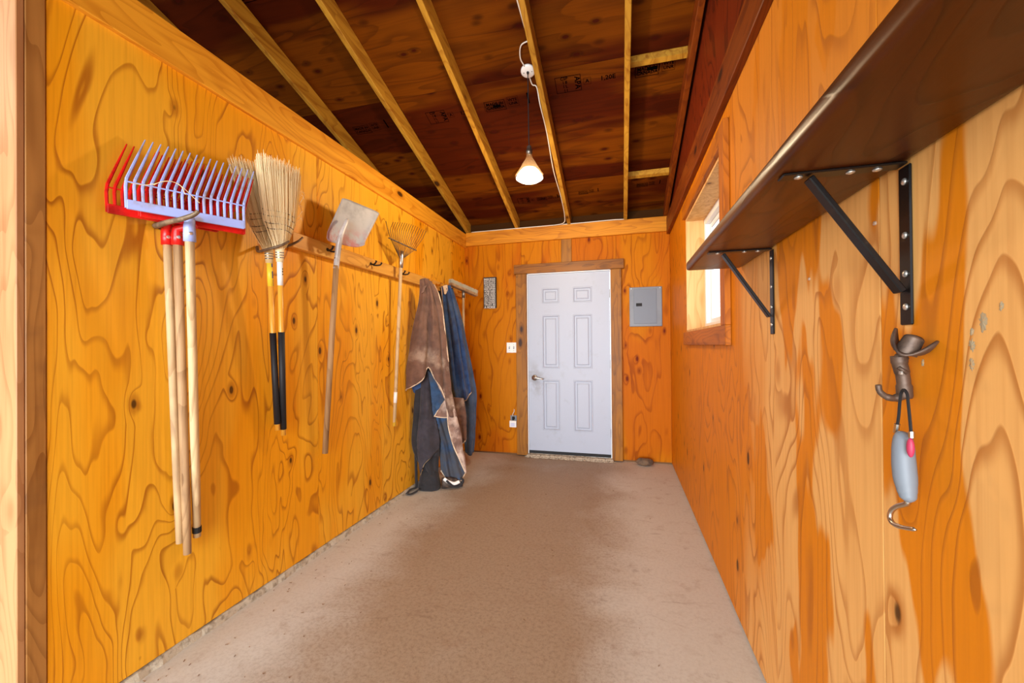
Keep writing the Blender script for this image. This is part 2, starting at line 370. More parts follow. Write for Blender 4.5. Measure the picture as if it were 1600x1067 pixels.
# ------------------------------------------------------------------ back wall
DX0, DX1, DZ0, DZ1 = -1.028, -.106, .0, 2.078
bm = nb()
box(bm, -4.7, DX0, YB+.013, YB+.12, 0, 2.6); box(bm, DX1, XR+.12, YB+.013, YB+.12, 0, 2.6); box(bm, DX0, DX1, YB+.013, YB+.12, DZ1, 2.6)
wb = tag(mesh_obj('wall_back', bm, M['core']), 'orange varnished plywood wall with the door', kind='structure')
def panel_back(x0, x1, z0, z1): mesh_obj('plywood_panel', bbox(x0+.001, x1-.001, YB, YB+.0125, z0, z1, .0008), M['plyB'], wb)
panel_back(XL, -1.10, .02, 2.46); panel_back(-1.10, -.636, 2.09, 2.46); panel_back(-.52, -.04, 2.09, 2.46); panel_back(-.04, XR, .02, 2.46)
mesh_obj('plywood_panel', bbox(XL+.001, XL+.045, YB-.012, YB-.0005, .03, 2.43, .001), M['plyB'], wb)
mesh_obj('joint_board', bbox(-.635, -.521, YB-.008, YB+.0125, 2.09, 2.46, .002), M['case'], wb)
tag(mesh_obj('trim_4', bbox(XL+.0225, XR-.001, YB-.030, YB+.1, 2.445, 2.603, .003), M['beamX']), 'golden beam along top of back wall', kind='structure')
tag(mesh_obj('trim_5', bbox(-1.178, .04, YB-.045, YB-.0005, 2.078, 2.185, .003), M['caseX']), 'dark timber header over the door', kind='structure')
tag(mesh_obj('trim_6', bbox(-1.158, DX0-.004, YB-.04, YB-.0005, .012, 2.077, .003), M['case']), 'dark timber casing left of the door', kind='structure')
tag(mesh_obj('trim_7', bbox(DX1+.006, .012, YB-.04, YB-.0005, .012, 2.077, .003), M['case']), 'dark timber casing right of the door', kind='structure')
bm = nb(); box(bm, DX0-.002, DX0+.006, YB-.02, YB+.11, .03, 2.077); box(bm, DX1-.003, DX1+.005, YB-.02, YB+.11, .03, 2.077); box(bm, DX0, DX1, YB-.02, YB+.11, 2.068, 2.0775)
tag(mesh_obj('trim_8', bm, M['vinyl']), 'white door frame', kind='structure')
# door
dw0, dw1, dz0, dz1 = DX0+.008, DX1-.006, .062, 2.066; W = dw1-dw0
yF = YB-.004
cols = [(dw0+.165, dw0+.375), (dw1-.36, dw1-.155)]
cols = [(-.862, -.664), (-.512, -.302)]
rows = [(1.735, 1.905), (1.00, 1.60), (.30, .87)]
xs = sorted({dw0, dw1, *[v for c in cols for v in c]}); zz = sorted({dz0, dz1, *[v for r in rows for v in r]})
bm = nb()
for i in range(len(xs)-1):
    for j in range(len(zz)-1):
        if (xs[i], xs[i+1]) in cols and (zz[j], zz[j+1]) in rows: continue
        bm.faces.new([bm.verts.new(p) for p in ((xs[i], yF, zz[j]), (xs[i+1], yF, zz[j]), (xs[i+1], yF, zz[j+1]), (xs[i], yF, zz[j+1]))])
bmesh.ops.remove_doubles(bm, verts=bm.verts, dist=1e-5)
box(bm, dw0, dw1, yF+.012, yF+.044, dz0, dz1)
for a, b in (((dw0, dz0), (dw0, dz1)), ((dw1, dz0), (dw1, dz1)), ((dw0, dz0), (dw1, dz0)), ((dw0, dz1), (dw1, dz1))):
    bm.faces.new([bm.verts.new(p) for p in ((a[0], yF, a[1]), (b[0], yF, b[1]), (b[0], yF+.012, b[1]), (a[0], yF+.012, a[1]))])
door = tag(mesh_obj('door_1', bm, M['door'], recalc=False), 'white six-panel door with scuffs', kind='structure')
for c in cols:
    for r in rows:
        bm = nb(); R = []
        for ins, dy in ((0, 0), (.004, -.004), (.012, -.004), (.018, .009), (.034, .009), (.048, .002)):
            R.append([bm.verts.new(p) for p in ((c[0]+ins, yF+dy, r[0]+ins), (c[1]-ins, yF+dy, r[0]+ins), (c[1]-ins, yF+dy, r[1]-ins), (c[0]+ins, yF+dy, r[1]-ins))])
        for k in range(len(R)-1):
            for j in range(4): bm.faces.new((R[k][j], R[k][(j+1)%4], R[k+1][(j+1)%4], R[k+1][j]))
        bm.faces.new(R[-1]); mesh_obj('raised_panel', bm, M['door'], door)
h = (-.952, yF, .892); bm = nb(); lathe(bm, h, (0, -1, 0), [(0, .034), (.006, .034), (.012, .026), (.014, .014), (.05, .013)], 20); hd = mesh_obj('door_handle', bm, M['nickel'], door, True)
bm = nb(); tube(bm, smoothp([(-.955, yF-.05, .892), (-.92, yF-.053, .893), (-.875, yF-.052, .884), (-.845, yF-.045, .882)]), [.012]*6+[.010]*6+[.009]*6+[.008], 8); mesh_obj('lever', bm, M['nickel'], hd, True)
mesh_obj('door_sweep', bbox(dw0, dw1, yF-.008, yF+.03, .034, .066, .002), M['rubber'], door)
for z in (.30, 1.05, 1.82):
    bm = nb(); lathe(bm, (DX1-.001, yF-.008, z-.045), (0, 0, 1), [(0, .006), (.09, .006)], 8); mesh_obj('hinge', bm, M['steel'], door)
bm = nb(); bmesh.ops.create_grid(bm, x_segments=70, y_segments=10, size=1)
for v in bm.verts:
    e = max(abs(v.co.x), abs(v.co.y))
    v.co = Vector((-.565+v.co.x*.50, YB-.045+v.co.y*.045, (.030 if v.co.y > -.6 else .012)*(1 if e < .97 else .1)+random.uniform(-.004, .004)))
tag(mesh_obj('trim_9', bm, M['sill']), 'pebbled concrete sill under the door', kind='structure')

# ------------------------------------------------------------------ right wall with window opening
WY0, WY1, WZ0, WZ1 = 2.225, 3.455, 1.352, 2.243
bm = nb(); XO = .69
for a in ((-2.0, WY0, 0, 2.6), (WY1, YB+.01, 0, 2.6), (WY0, WY1, 0, WZ0), (WY0, WY1, WZ1, 2.6)): box(bm, XR+.0125, XO, *a)
ya = -1.3; hexa(bm, [(XR+.0125, ya, 2.6), (XO, ya, 2.6), (XO, YB+.01, 2.6), (XR+.0125, YB+.01, 2.6), (XR+.0125, ya, zs(ya)), (XO, ya, zs(ya)), (XO, YB+.01, zs(YB)), (XR+.0125, YB+.01, zs(YB))])
wr = tag(mesh_obj('wall_right', bm, M['core']), 'varnished plywood wall with the window and shelf', kind='structure')
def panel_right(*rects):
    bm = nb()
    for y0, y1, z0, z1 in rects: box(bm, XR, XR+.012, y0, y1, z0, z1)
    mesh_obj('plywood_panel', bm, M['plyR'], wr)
g = .0015; zt = 2.42
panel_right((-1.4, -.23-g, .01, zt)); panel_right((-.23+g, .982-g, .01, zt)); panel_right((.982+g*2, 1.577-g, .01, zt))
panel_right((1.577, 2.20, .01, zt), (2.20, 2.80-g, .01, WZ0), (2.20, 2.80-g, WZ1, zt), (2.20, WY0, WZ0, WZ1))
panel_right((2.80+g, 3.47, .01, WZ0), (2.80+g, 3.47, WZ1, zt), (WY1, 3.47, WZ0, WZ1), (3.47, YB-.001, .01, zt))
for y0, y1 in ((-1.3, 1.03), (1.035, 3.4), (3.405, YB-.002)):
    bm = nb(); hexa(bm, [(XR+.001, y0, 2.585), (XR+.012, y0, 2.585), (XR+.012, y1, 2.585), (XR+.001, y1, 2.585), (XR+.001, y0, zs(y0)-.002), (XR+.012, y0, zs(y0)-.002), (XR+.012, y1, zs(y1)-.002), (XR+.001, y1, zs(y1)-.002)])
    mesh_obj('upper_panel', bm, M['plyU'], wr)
tag(mesh_obj('trim_10', bbox(XR-.034, XR+.0005, -1.3, YB-.031, 2.412, 2.585, .003), M['beamR']), 'red brown beam along top of right wall', kind='structure')
SM = [((0.507,0.743,1.289), .008, .016), ((0.507,0.763,1.276), .0045, .006), ((0.507,0.763,1.255), .006, .010), ((0.507,0.764,1.227), .005, .010), ((0.507,0.714,1.309), .004, .008), ((0.507,0.866,1.225), .004, .008)]
for p, ry, rz in SM:
    bm = nb(); c = bm.verts.new((XR-.0012, p[1], p[2])); ring = []
    for j in range(22):
        a = 2*math.pi*j/22; k = random.uniform(.6, 1.15); ring.append(bm.verts.new((XR-.0003, p[1]+math.cos(a)*ry*k, p[2]+math.sin(a)*rz*k)))
    for j in range(22): bm.faces.new((c, ring[j], ring[(j+1)%22]))
    mesh_obj('putty_smudge', bm, M['smudge'], wr)
for p in ((0.507,1.298,1.438), (0.507,1.108,1.528), (0.507,0.996,1.505)):
    bm = nb(); lathe(bm, (XR, p[1], p[2]), (-1, 0, 0), [(0, .0045), (.003, .004), (.004, .001)], 10); mesh_obj('wall_screw', bm, M['screw'], wr)

# window
win = empty('window_1', (.60, (WY0+WY1)/2, WZ0), 'white vinyl window in timber-lined opening', kind='structure')
def part(name, bm, m, par, sm=False): return mesh_obj(name, bm, m, par, sm)
part('lining_board', bbox(XR-.002, .69, WY1-.018, WY1-.0005, WZ0, WZ1, .001), M['reveal'], win)
part('lining_board', bbox(XR-.002, .69, WY0+.0005, WY0+.018, WZ0, WZ1, .001), M['reveal'], win)
part('lining_board', bbox(XR-.002, .69, WY0+.0185, WY1-.0185, WZ1-.018, WZ1-.0005, .001), M['reveal'], win)
part('sill_board', bbox(XR-.002, .69, WY0+.0185, WY1-.0185, WZ0+.0005, WZ0+.018, .001), M['reveal'], win)
part('casing', bbox(XR-.026, XR-.0005, WY0-.10, WY1+.012, WZ0-.098, WZ0-.001, .002), M['caseH'], win)
part('casing', bbox(XR-.026, XR-.0005, WY0-.10, WY0-.0005, WZ0-.0005, WZ1+.095, .002), M['caseY'], win)
part('casing', bbox(XR-.026, XR-.0005, WY0+.0, WY1+.012, WZ1+.001, WZ1+.095, .002), M['caseH'], win)
a0, a1, b0, b1 = WY0+.019, WY1-.019, WZ0+.019, WZ1-.019
def frame(nm, x0, x1, y0, y1, z0, z1, wd, mat, par):
    bm = nb(); box(bm, x0, x1, y0, y0+wd, z0, z1); box(bm, x0, x1, y1-wd, y1, z0, z1); box(bm, x0, x1, y0+wd, y1-wd, z0, z0+wd); box(bm, x0, x1, y0+wd, y1-wd, z1-wd, z1)
    bmesh.ops.bevel(bm, geom=bm.edges[:], offset=.002, segments=1, affect='EDGES'); return part(nm, bm, mat, par)
frame('window_frame', .635, .69, a0, a1, b0, b1, .045, M['vinyl'], win)
ym = (a0+a1)/2
for s0, s1, x in ((a0+.046, ym+.02, .652), (ym-.02, a1-.046, .668)):
    sh = frame('sash', x, x+.014, s0, s1, b0+.046, b1-.046, .035, M['vinyl'], win)
    bm = nb(); box(bm, x+.005, x+.009, s0+.036, s1-.036, b0+.082, b1-.082); part('pane', bm, M['glass'], sh)

# ------------------------------------------------------------------ outer walls of the neighbouring bay and an added unseen wall blocking sky over the open end
bm = nb(); hexa(bm, [(-4.7, -1.42, 2.7), (.69, -1.42, 2.7), (.69, -1.3, 2.7), (-4.7, -1.3, 2.7), (-4.7, -1.42, 4.4), (.69, -1.42, 4.4), (.69, -1.3, 4.4), (-4.7, -1.3, 4.4)]); tag(mesh_obj('wall_sky_block', bm, M['core']), 'unseen wall added over the open end to block sky light', kind='structure')
bm = nb(); box(bm, -4.82, -4.7, -1.3, YB+.12, 0, 3.0); tag(mesh_obj('wall_outer', bm, M['core']), 'outer wall of the neighbouring bay', kind='structure')

# ------------------------------------------------------------------ roof
bm = nb(); y0, y1 = -1.3, 4.95
hexa(bm, [(-4.9, y0, zs(y0)+.014), (.75, y0, zs(y0)+.014), (.75, y1, zs(y1)+.014), (-4.9, y1, zs(y1)+.014), (-4.9, y0, zs(y0)+.06), (.75, y0, zs(y0)+.06), (.75, y1, zs(y1)+.06), (-4.9, y1, zs(y1)+.06)])
ceil = tag(mesh_obj('ceiling', bm, M['core']), 'sloping roof of plywood sheathing on rafters', kind='structure')
rx = [-4.19, -3.58, -2.975, -2.36, -1.755, -1.145, -.545, .062, .470]
seams = [4.93, 4.05, 2.905, 1.735, .57, -.60, -1.29]
for i in range(6):
    ya, yb = seams[i+1]+.0015, seams[i]-.0015
    off = (-.52, .06)[i % 2]*1.0
    joints = [v for v in ((-4.88, -2.96, -.526, .72) if i % 2 == 0 else (-4.88, -4.17, -1.735, .72))]
    for a, b in zip(joints[:-1], joints[1:]):
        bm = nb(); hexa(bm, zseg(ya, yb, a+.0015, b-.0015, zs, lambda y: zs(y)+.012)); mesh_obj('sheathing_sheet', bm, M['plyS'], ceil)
for i, x in enumerate(rx):
    bm = nb(); e = 4.60; w2 = .019
    hexa(bm, zseg(-1.25, e, x-w2, x+w2, zr, lambda y: zs(y)-.001)); bmesh.ops.bevel(bm, geom=bm.edges[:], offset=.003, segments=1, affect='EDGES')
    mesh_obj('rafter', bm, M['raft'] if i < 8 else M['beamR'], ceil)
for y in (4.035, 2.925, 1.735, .57):
    for a, b in ((7, 8),):
        bm = nb(); hexa(bm, zseg(y-.019, y+.019, rx[a]+.020, rx[b]-.020, lambda y: zs(y)-.045, lambda y: zs(y)-.0015)); mesh_obj('blocking', bm, M['raft'], ceil)
for a, b in zip(rx[:-1], rx[1:]):
    bm = nb(); box(bm, a+.020, b-.020, YB+.065, YB+.10, 2.604, zs(YB+.1)-.002); mesh_obj('eave_block', bm, plain('shade-darkened eave wood', lin(60, 34, 10), .9, spec=.1) if a == rx[0] else bpy.data.materials['shade-darkened eave wood'], ceil)  # added to stop sky leaking in; dark colour stands in for the shaded gap

def text_mesh(name, txt, size, origin, right, up, mat, parent, sx=1., extrude=.0004, align='CENTER', bold=.02):
    cu = bpy.data.curves.new('t', 'FONT'); cu.body = txt; cu.size = size; cu.align_x = align; cu.align_y = 'CENTER'; cu.extrude = extrude; cu.resolution_u = 2; cu.offset = size*bold
    ob = bpy.data.objects.new('t', cu); me = bpy.data.meshes.new_from_object(ob); bpy.data.objects.remove(ob)
    r = Vector(right).normalized(); u = Vector(up).normalized(); nn = r.cross(u); o = Vector(origin)
    for v in me.vertices: v.co = o+r*v.co.x*sx+u*v.co.y+nn*v.co.z
    me.materials.append(mat); me.name = name
    ob = bpy.data.objects.new(name, me); C.objects.link(ob)
    if parent: ob.parent = parent; ob.matrix_parent_inverse = Matrix.Translation(-parent.location)
    return ob, me
UP = Vector((0, -1, S)).normalized(); RT = Vector((1, 0, 0)); DN = RT.cross(UP)
def onroof(x, y): return Vector((x, y, zs(y)))+DN*.0008
def ink_rect(bm, x, y, w_, h_, t=.004):
    c = onroof(x, y)
    def q(a, b, cc, d): bm.faces.new([bm.verts.new(c+RT*u+UP*v) for u, v in ((a, cc), (b, cc), (b, d), (a, d))])
    q(-w_/2, w_/2, -h_/2, -h_/2+t); q(-w_/2, w_/2, h_/2-t, h_/2); q(-w_/2, -w_/2+t, -h_/2+t, h_/2-t); q(w_/2-t, w_/2, -h_/2+t, h_/2-t)
def ink_fill(bm, x, y, w_, h_):
    c = onroof(x, y); bm.faces.new([bm.verts.new(c+RT*u+UP*v) for u, v in ((-w_/2, -h_/2), (w_/2, -h_/2), (w_/2, h_/2), (-w_/2, h_/2))])
def stamp_made(x, y, k=1.):
    bm = nb(); ink_rect(bm, x, y, .17*k, .095*k); ink_rect(bm, x+.15*k, y-.012, .09*k, .09*k, .002); ink_fill(bm, x+.275*k, y-.02, .013*k, .095*k); mesh_obj('ink_stamp', bm, M['ink'], ceil, recalc=False)
    o = onroof(x, y); text_mesh('ink_stamp', 'MADE IN\nCANADA', .036*k, o-UP*0+UP*.0, RT, UP, M['ink'], ceil)
    text_mesh('ink_stamp', 'WTE\nUNR', .034*k, onroof(x+.15*k, y-.012), RT, UP, M['ink'], ceil)
def stamp_apa(x, y, k=1.):
    bm = nb(); ink_rect(bm, x, y, .21*k, .15*k); ink_rect(bm, x+.155*k, y, .06*k, .06*k, .002); ink_rect(bm, x+.56*k, y, .07*k, .05*k, .002)
    ink_fill(bm, x+.66*k, y-.01, .08*k, .03*k); ink_rect(bm, x+.66*k, y-.01, .11*k, .055*k, .003); mesh_obj('ink_stamp', bm, M['ink'], ceil, recalc=False)
    text_mesh('ink_stamp', 'APA', .062*k, onroof(x+.075*k, y), -UP, RT, M['ink'], ceil)
    text_mesh('ink_stamp', 'CSP\n I 8\n I L\n | I', .037*k, onroof(x-.03*k, y), RT, UP, M['ink'], ceil)
    text_mesh('ink_stamp', 'A', .045*k, onroof(x+.155*k, y), RT, UP, M['ink'], ceil)
    text_mesh('ink_stamp', '1,20E', .055*k, onroof(x+.32*k, y), RT, UP, M['ink'], ceil)
    text_mesh('ink_stamp', '12', .035*k, onroof(x+.56*k, y), RT, UP, M['ink'], ceil)
stamp_made(-.955, 3.105); stamp_apa(-.36, 3.03, .9); stamp_made(.20, 3.03, .95); stamp_apa(-1.47, 3.12, .8)
stamp_made(-1.83-.36, 3.12, .9)
stamp_apa(-1.0, 4.27, .62); stamp_made(-.80, 4.27, .62); stamp_made(.22, 4.22, .6); stamp_made(-.36, 4.24, .55)
stamp_apa(-1.55, 2.05, .9); stamp_made(-1.98-.3, 2.05, .9); stamp_made(-.93, 2.06, .9)

# ------------------------------------------------------------------ pendant lamp, cables
lx, ly = -.632, 2.871
lamp = empty('pendant_lamp', (lx, ly, zs(ly)), 'lit hanging bulb on a black cord under the plywood roof', 'lamp')
c0 = Vector((lx, ly, zs(ly))); N_ = Vector((0, -SA, -CA))
bm = nb(); lathe(bm, c0-N_*.0, N_, [(0, .052), (.012, .052), (.018, .044), (.019, .003)], 28); mesh_obj('canopy', bm, M['white'], lamp, True)
bm = nb(); lathe(bm, c0+N_*.018, N_, [(0, .010), (.012, .008)], 10)
for a in (-1, 1): lathe(bm, c0+N_*.017+Vector((.03*a, 0, 0)), N_, [(0, .004), (.003, .003)], 8)
mesh_obj('grommet', bm, M['rubber'], lamp)
bm = nb(); tube(bm, [c0+N_*.02, (lx, ly, 3.0), (lx+.002, ly, 2.75), (lx+.004, ly, 2.70)], .0035, 6); mesh_obj('cord', bm, M['rubber'], lamp)
bm = nb(); lathe(bm, (lx+.004, ly, 2.71), (0, 0, -1), [(0, .008), (.005, .016), (.03, .019), (.032, .023), (.055, .023), (.058, .020), (.07, .019)], 16); mesh_obj('socket', bm, M['steel'], lamp, True)
shade_m = NT('lamp glass shade'); tl = shade_m.node('ShaderNodeBsdfTranslucent'); tl.inputs[0].default_value = (.7, .42, .2, 1); tb = shade_m.node('ShaderNodeBsdfTransparent'); tb.inputs[0].default_value = (1, .9, .75, 1)
ms = shade_m.node('ShaderNodeMixShader'); ms.inputs[0].default_value = .3; shade_m.l.new(tb.outputs[0], ms.inputs[1]); shade_m.l.new(tl.outputs[0], ms.inputs[2])
em = shade_m.node('ShaderNodeEmission'); em.inputs[0].default_value = (1, .62, .28, 1); em.inputs[1].default_value = .06; ad = shade_m.node('ShaderNodeAddShader')
shade_m.l.new(ms.outputs[0], ad.inputs[0]); shade_m.l.new(em.outputs[0], ad.inputs[1]); shade_m.l.new(ad.outputs[0], shade_m.n['Material Output'].inputs[0])
bm = nb(); lathe(bm, (lx+.004, ly, 2.645), (0, 0, -1), [(0, .018), (.02, .022), (.06, .045), (.10, .068), (.15, .100), (.165, .104)], 32, False); mesh_obj('shade', bm, shade_m.m, lamp, True, recalc=False)
bm = nb(); lathe(bm, (lx+.004, ly, 2.64), (0, 0, -1), [(.090, .030), (.10, .052), (.12, .072), (.15, .092), (.168, .098), (.182, .075), (.190, .035), (.191, 0.001)], 32); mesh_obj('bulb', bm, emit('lamp glow', (1, .90, .70), 6), lamp, True)
pl_ = bpy.data.lights.new('bulb_light', 'POINT'); pl_.energy = 58; pl_.color = (1, .78, .50); pl_.shadow_soft_size = .07
po = bpy.data.objects.new('bulb_light', pl_); C.objects.link(po); po.location = (lx, ly, 2.36)
def cable(label, pts, r, mat, nm='electric_cable', cat='cable'):
    bm = nb(); tube(bm, smoothp(pts), r, 6); return tag(mesh_obj(nm, bm, mat, None, True), label, cat)
cx = -.545-.026
cable('white cable looping from ceiling plate down beside the rafter', [c0+N_*.004+Vector((0, .05, -.012)), (lx+.01, ly+.10, zs(ly+.10)-.012), (lx+.04, ly+.12, zs(ly+.12)-.02), (cx-.004, ly+.16, zr(ly+.16)+.02), (cx, 3.3, zr(3.3)+.02), (cx-.012, 3.7, zr(3.7)+.006), (cx, 4.1, zr(4.1)+.02), (cx-.004, 4.4, zr(4.4)+.012), (cx-.03, 4.48, 2.612), (cx-.15, 4.53, 2.611)], .0045, M['cable'])
cable('white cable looping above the ceiling plate to the rafter', [c0+Vector((-.015, -.05, .0)), (lx-.03, ly-.11, zs(ly-.11)-.012), (lx-.005, ly-.19, zs(ly-.19)-.012), (cx+.002, ly-.22, zs(ly-.22)-.02)], .0045, M['cable'])
cable('white cable running up the rafter toward the viewer', [(cx, ly-.23, zs(ly-.23)-.05), (cx-.003, 2.4, zs(2.4)-.10), (cx-.01, 2.1, zr(2.1)+.02), (cx, 1.6, zr(1.6)+.04), (cx, .9, zr(.9)+.04)], .0045, M['cable'])
cable('white cable lying along top of the back beam', [(-1.70, 4.525, 2.609), (-1.4, 4.53, 2.611), (-1.0, 4.52, 2.609), (-.7, 4.53, 2.612), (-.4, 4.53, 2.612), (-.1, 4.52, 2.612), (.05, 4.53, 2.611)], .005, M['cable'])
cable('thin red cable lying along top of the back beam', [(-1.72, 4.55, 2.609), (-1.45, 4.545, 2.618), (-1.1, 4.55, 2.61), (-.8, 4.545, 2.62), (-.62, 4.55, 2.61)], .004, M['redw'])

# ------------------------------------------------------------------ wall fittings on the back wall
t = empty('electrical_panel', (.26, YB, 1.45), 'grey electrical breaker panel on the back wall right of the door', 'electrical panel')
x0, x1, z0, z1 = .094, .424, 1.452, 1.872
mesh_obj('cover', bbox(x0, x1, YB-.016, YB-.0005, z0, z1, .006, 2), M['grey'], t)
dr = mesh_obj('panel_door', bbox(x0+.045, x1-.055, YB-.021, YB-.0165, z0+.03, z1-.022, .002), M['greyd'], t)
mesh_obj('latch', bbox(x0+.068, x0+.128, YB-.025, YB-.0215, z0+.215, z0+.248, .002), M['rubber'], dr)
for sx_ in (x0+.02, x1-.02):
    bm = nb(); lathe(bm, (sx_, YB-.016, z1-.015), (0, -1, 0), [(0, .005), (.002, .004)], 8); mesh_obj('screw', bm, M['screw'], t)
t = empty('light_switch', (-1.222, YB, 1.19), 'white double light switch plate left of the door', 'light switch')
mesh_obj('plate', bbox(-1.281, -1.164, YB-.007, YB-.0005, 1.178, 1.296, .003, 2), M['white'], t)
for k in (-.026, .026):
    mesh_obj('surround', bbox(-1.222+k-.007, -1.222+k+.007, YB-.0085, YB-.0072, 1.222, 1.252, .0005), M['greyd'], t)
    bm = nb(); hexa(bm, [(-1.222+k-.004, YB-.009, 1.234), (-1.222+k+.004, YB-.009, 1.234), (-1.222+k+.004, YB-.009, 1.244), (-1.222+k-.004, YB-.009, 1.244), (-1.222+k-.003, YB-.020, 1.240), (-1.222+k+.003, YB-.020, 1.240), (-1.222+k+.003, YB-.018, 1.247), (-1.222+k-.003, YB-.018, 1.247)]); mesh_obj('toggle', bm, M['white'], t)
    for z in (1.205, 1.269):
        bm = nb(); lathe(bm, (-1.222+k, YB-.0075, z), (0, -1, 0), [(0, .0035), (.0015, .003)], 8); mesh_obj('screw', bm, M['steel'], t)
t = empty('wall_outlet', (-1.205, YB, .32), 'grey wall outlet low on the wall left of the door', 'outlet')
mesh_obj('plate', bbox(-1.243, -1.167, YB-.008, YB-.0005, .345, .455, .003), M['grey'], t)
mesh_obj('receptacle', bbox(-1.222, -1.188, YB-.012, YB-.0085, .41, .44, .003), M['rubber'], t)
t = empty('plug_adapter', (-1.205, YB-.01, .32), 'white plug-in adapter covering the wall outlet', 'adapter')
mesh_obj('housing', bbox(-1.246, -1.164, YB-.042, YB-.0125, .322, .398, .006, 2), M['white'], t)
mesh_obj('face', bbox(-1.228, -1.182, YB-.0445, YB-.0425, .335, .375, .001), plain('pale lilac face', lin(206, 210, 232), .4), t)
mesh_obj('plug', bbox(-1.216, -1.196, YB-.032, YB-.013, .402, .445, .003), M['rubber'], t)
cord_ = cable('x', [(-1.206, YB-.022, .444), (-1.208, YB-.03, .47), (-1.196, YB-.014, .50), (-1.198, YB-.004, .525)], .004, M['cable'], 'plug_cord', 'cord')
for k_ in ('label', 'category'): del cord_[k_]
cord_.parent = t; cord_.matrix_parent_inverse = Matrix.Translation(-t.location)
t = empty('wall_sign', (-1.47, YB, 1.70), 'narrow black sign with white lettering hanging left of the door', 'sign')
sx0, sx1, sz0, sz1 = -1.548, -1.396, 1.702, 2.062
mesh_obj('sign_block', bbox(sx0, sx1, YB-.035, YB-.0005, sz0, sz1, .002), M['signb'], t)
L = [('BARN RULES', .034), ('DUST OFF YOUR', .026), ('BOOTS HANG UP', .026), ('TACK BE KIND', .028), ('CLOSE GATES', .030), ('RIDE OFTEN', .032), ('WORK HARD', .034), ('LOVE GOD', .056), ('PLAY OUTSIDE', .028), ('HELP OTHERS', .028), ('GIVE THANKS', .028), ('SAY PRAYERS', .026), ('TRUST IN', .034), ('A HORSE', .046)]
z = sz1-.012
for tx, h_ in L:
    hh = h_*.645; ob, me = text_mesh('lettering', tx, h_, (0, 0, 0), RT, (0, 0, 1), M['signw'], t, extrude=.0005, bold=.012)
    xs_ = [v.co.x for v in me.vertices]; k = .134/(max(xs_)-min(xs_)); cx_ = (max(xs_)+min(xs_))/2; zc = z-hh/2-.0015
    zs_ = [v.co.z for v in me.vertices]; zm = (max(zs_)+min(zs_))/2
    for v in me.vertices: v.co = Vector((-1.472+(v.co.x-cx_)*k, YB-.0362+v.co.y, zc+(v.co.z-zm)*.93))
    z -= hh+.0045
# ------------------------------------------------------------------ stone on the floor
bm = nb(); bmesh.ops.create_icosphere(bm, subdivisions=3, radius=1)
for v in bm.verts:
    k = 1+.10*math.sin(3.1*v.co.x+1.3)*math.cos(2.3*v.co.y+2)+.06*math.sin(5*v.co.z+v.co.x*4)
    v.co = Vector((.232+v.co.x*.085*k, 4.445+v.co.y*.055*k, max(.001, .038+v.co.z*.042*k)))
tag(mesh_obj('stone', bm, M['stone'], None, True), 'fist-sized rounded grey stone on floor below the breaker panel', 'stone')

# ------------------------------------------------------------------ shelf and brackets
t = empty('wall_shelf', (XR, .9, 1.585), 'long dark varnished shelf board on black brackets on right wall', 'shelf')
bm = bbox(.285, XR-.001, -.9, 1.955, 1.587, 1.627, .016, 4); mesh_obj('shelf_board', bm, M['shelf'], t, True)
def bracket(y, label):
    t = empty('shelf_bracket', (XR, y, 1.585), label, 'bracket', 'black shelf brackets under the long shelf')
    mesh_obj('wall_arm', bbox(XR-.005, XR-.0005, y-.016, y+.016, 1.292, 1.582, .002), M['black'], t)
    mesh_obj('shelf_arm', bbox(.304, XR-.006, y-.016, y+.016, 1.5815, 1.5865, .002), M['black'], t)
    bm = nb(); a, b = Vector((.352, y, 1.577)), Vector((XR-.012, y, 1.352)); d = (b-a).normalized(); n_ = Vector((-d.z, 0, d.x))*.005; wv = Vector((0, .013, 0))
    hexa(bm, [a-n_-wv, a-n_+wv, b-n_+wv, b-n_-wv, a+n_-wv, a+n_+wv, b+n_+wv, b+n_-wv]); bmesh.ops.bevel(bm, geom=bm.edges[:], offset=.002, segments=1, affect='EDGES'); mesh_obj('brace', bm, M['black'], t)
    for x in (.335, .420, .462):
        bm = nb(); lathe(bm, (x, y, 1.5812), (0, 0, -1), [(0, .0075), (.002, .007), (.004, .002)], 12); mesh_obj('screw', bm, M['screw'], t, True)
    for z in (1.553, 1.455, 1.325, 1.385):
        bm = nb(); lathe(bm, (XR-.0052, y-.002, z), (-1, 0, 0), [(0, .0065), (.002, .006), (.004, .002)], 12); mesh_obj('screw', bm, M['screw'], t, True)
bracket(.900, 'black steel shelf bracket nearer the viewer, above the hat and boot hook')
bracket(1.578, 'black steel shelf bracket at the far end of shelf, near the window')

# ------------------------------------------------------------------ hat and boot hook with hoof pick
hy = .925
t = empty('boot_hook', (XR, hy, 1.24), 'bronze coat hook shaped like a cowboy hat over a boot on right wall', 'hook')
R_ = M['bronze']
body = [(0.483,0.885,1.236), (0.484,0.885,1.222), (0.488,0.885,1.203), (0.490,0.885,1.182), (0.491,0.885,1.160)]
bm = nb(); tube(bm, smoothp(body), [.012]*6+[.011]*6+[.010]*6+[.0115]*6+[.010], 12); mesh_obj('boot_shaft', bm, R_, t, True)
bm = nb(); tube(bm, [(0.477,0.876,1.216), (0.489,0.874,1.206)], .0035, 6); tube(bm, [(0.476,0.882,1.236), (0.492,0.880,1.229)], .006, 6); mesh_obj('boot_strap', bm, R_, t, True)
bm = nb(); tube(bm, smoothp([(0.490,0.885,1.166), (0.475,0.884,1.160), (0.462,0.884,1.163), (0.453,0.884,1.172), (0.451,0.884,1.184)]), [.0075]*6+[.006]*6+[.0052]*6+[.0048]*6+[.004], 10, cap=True); mesh_obj('prong', bm, R_, t, True)
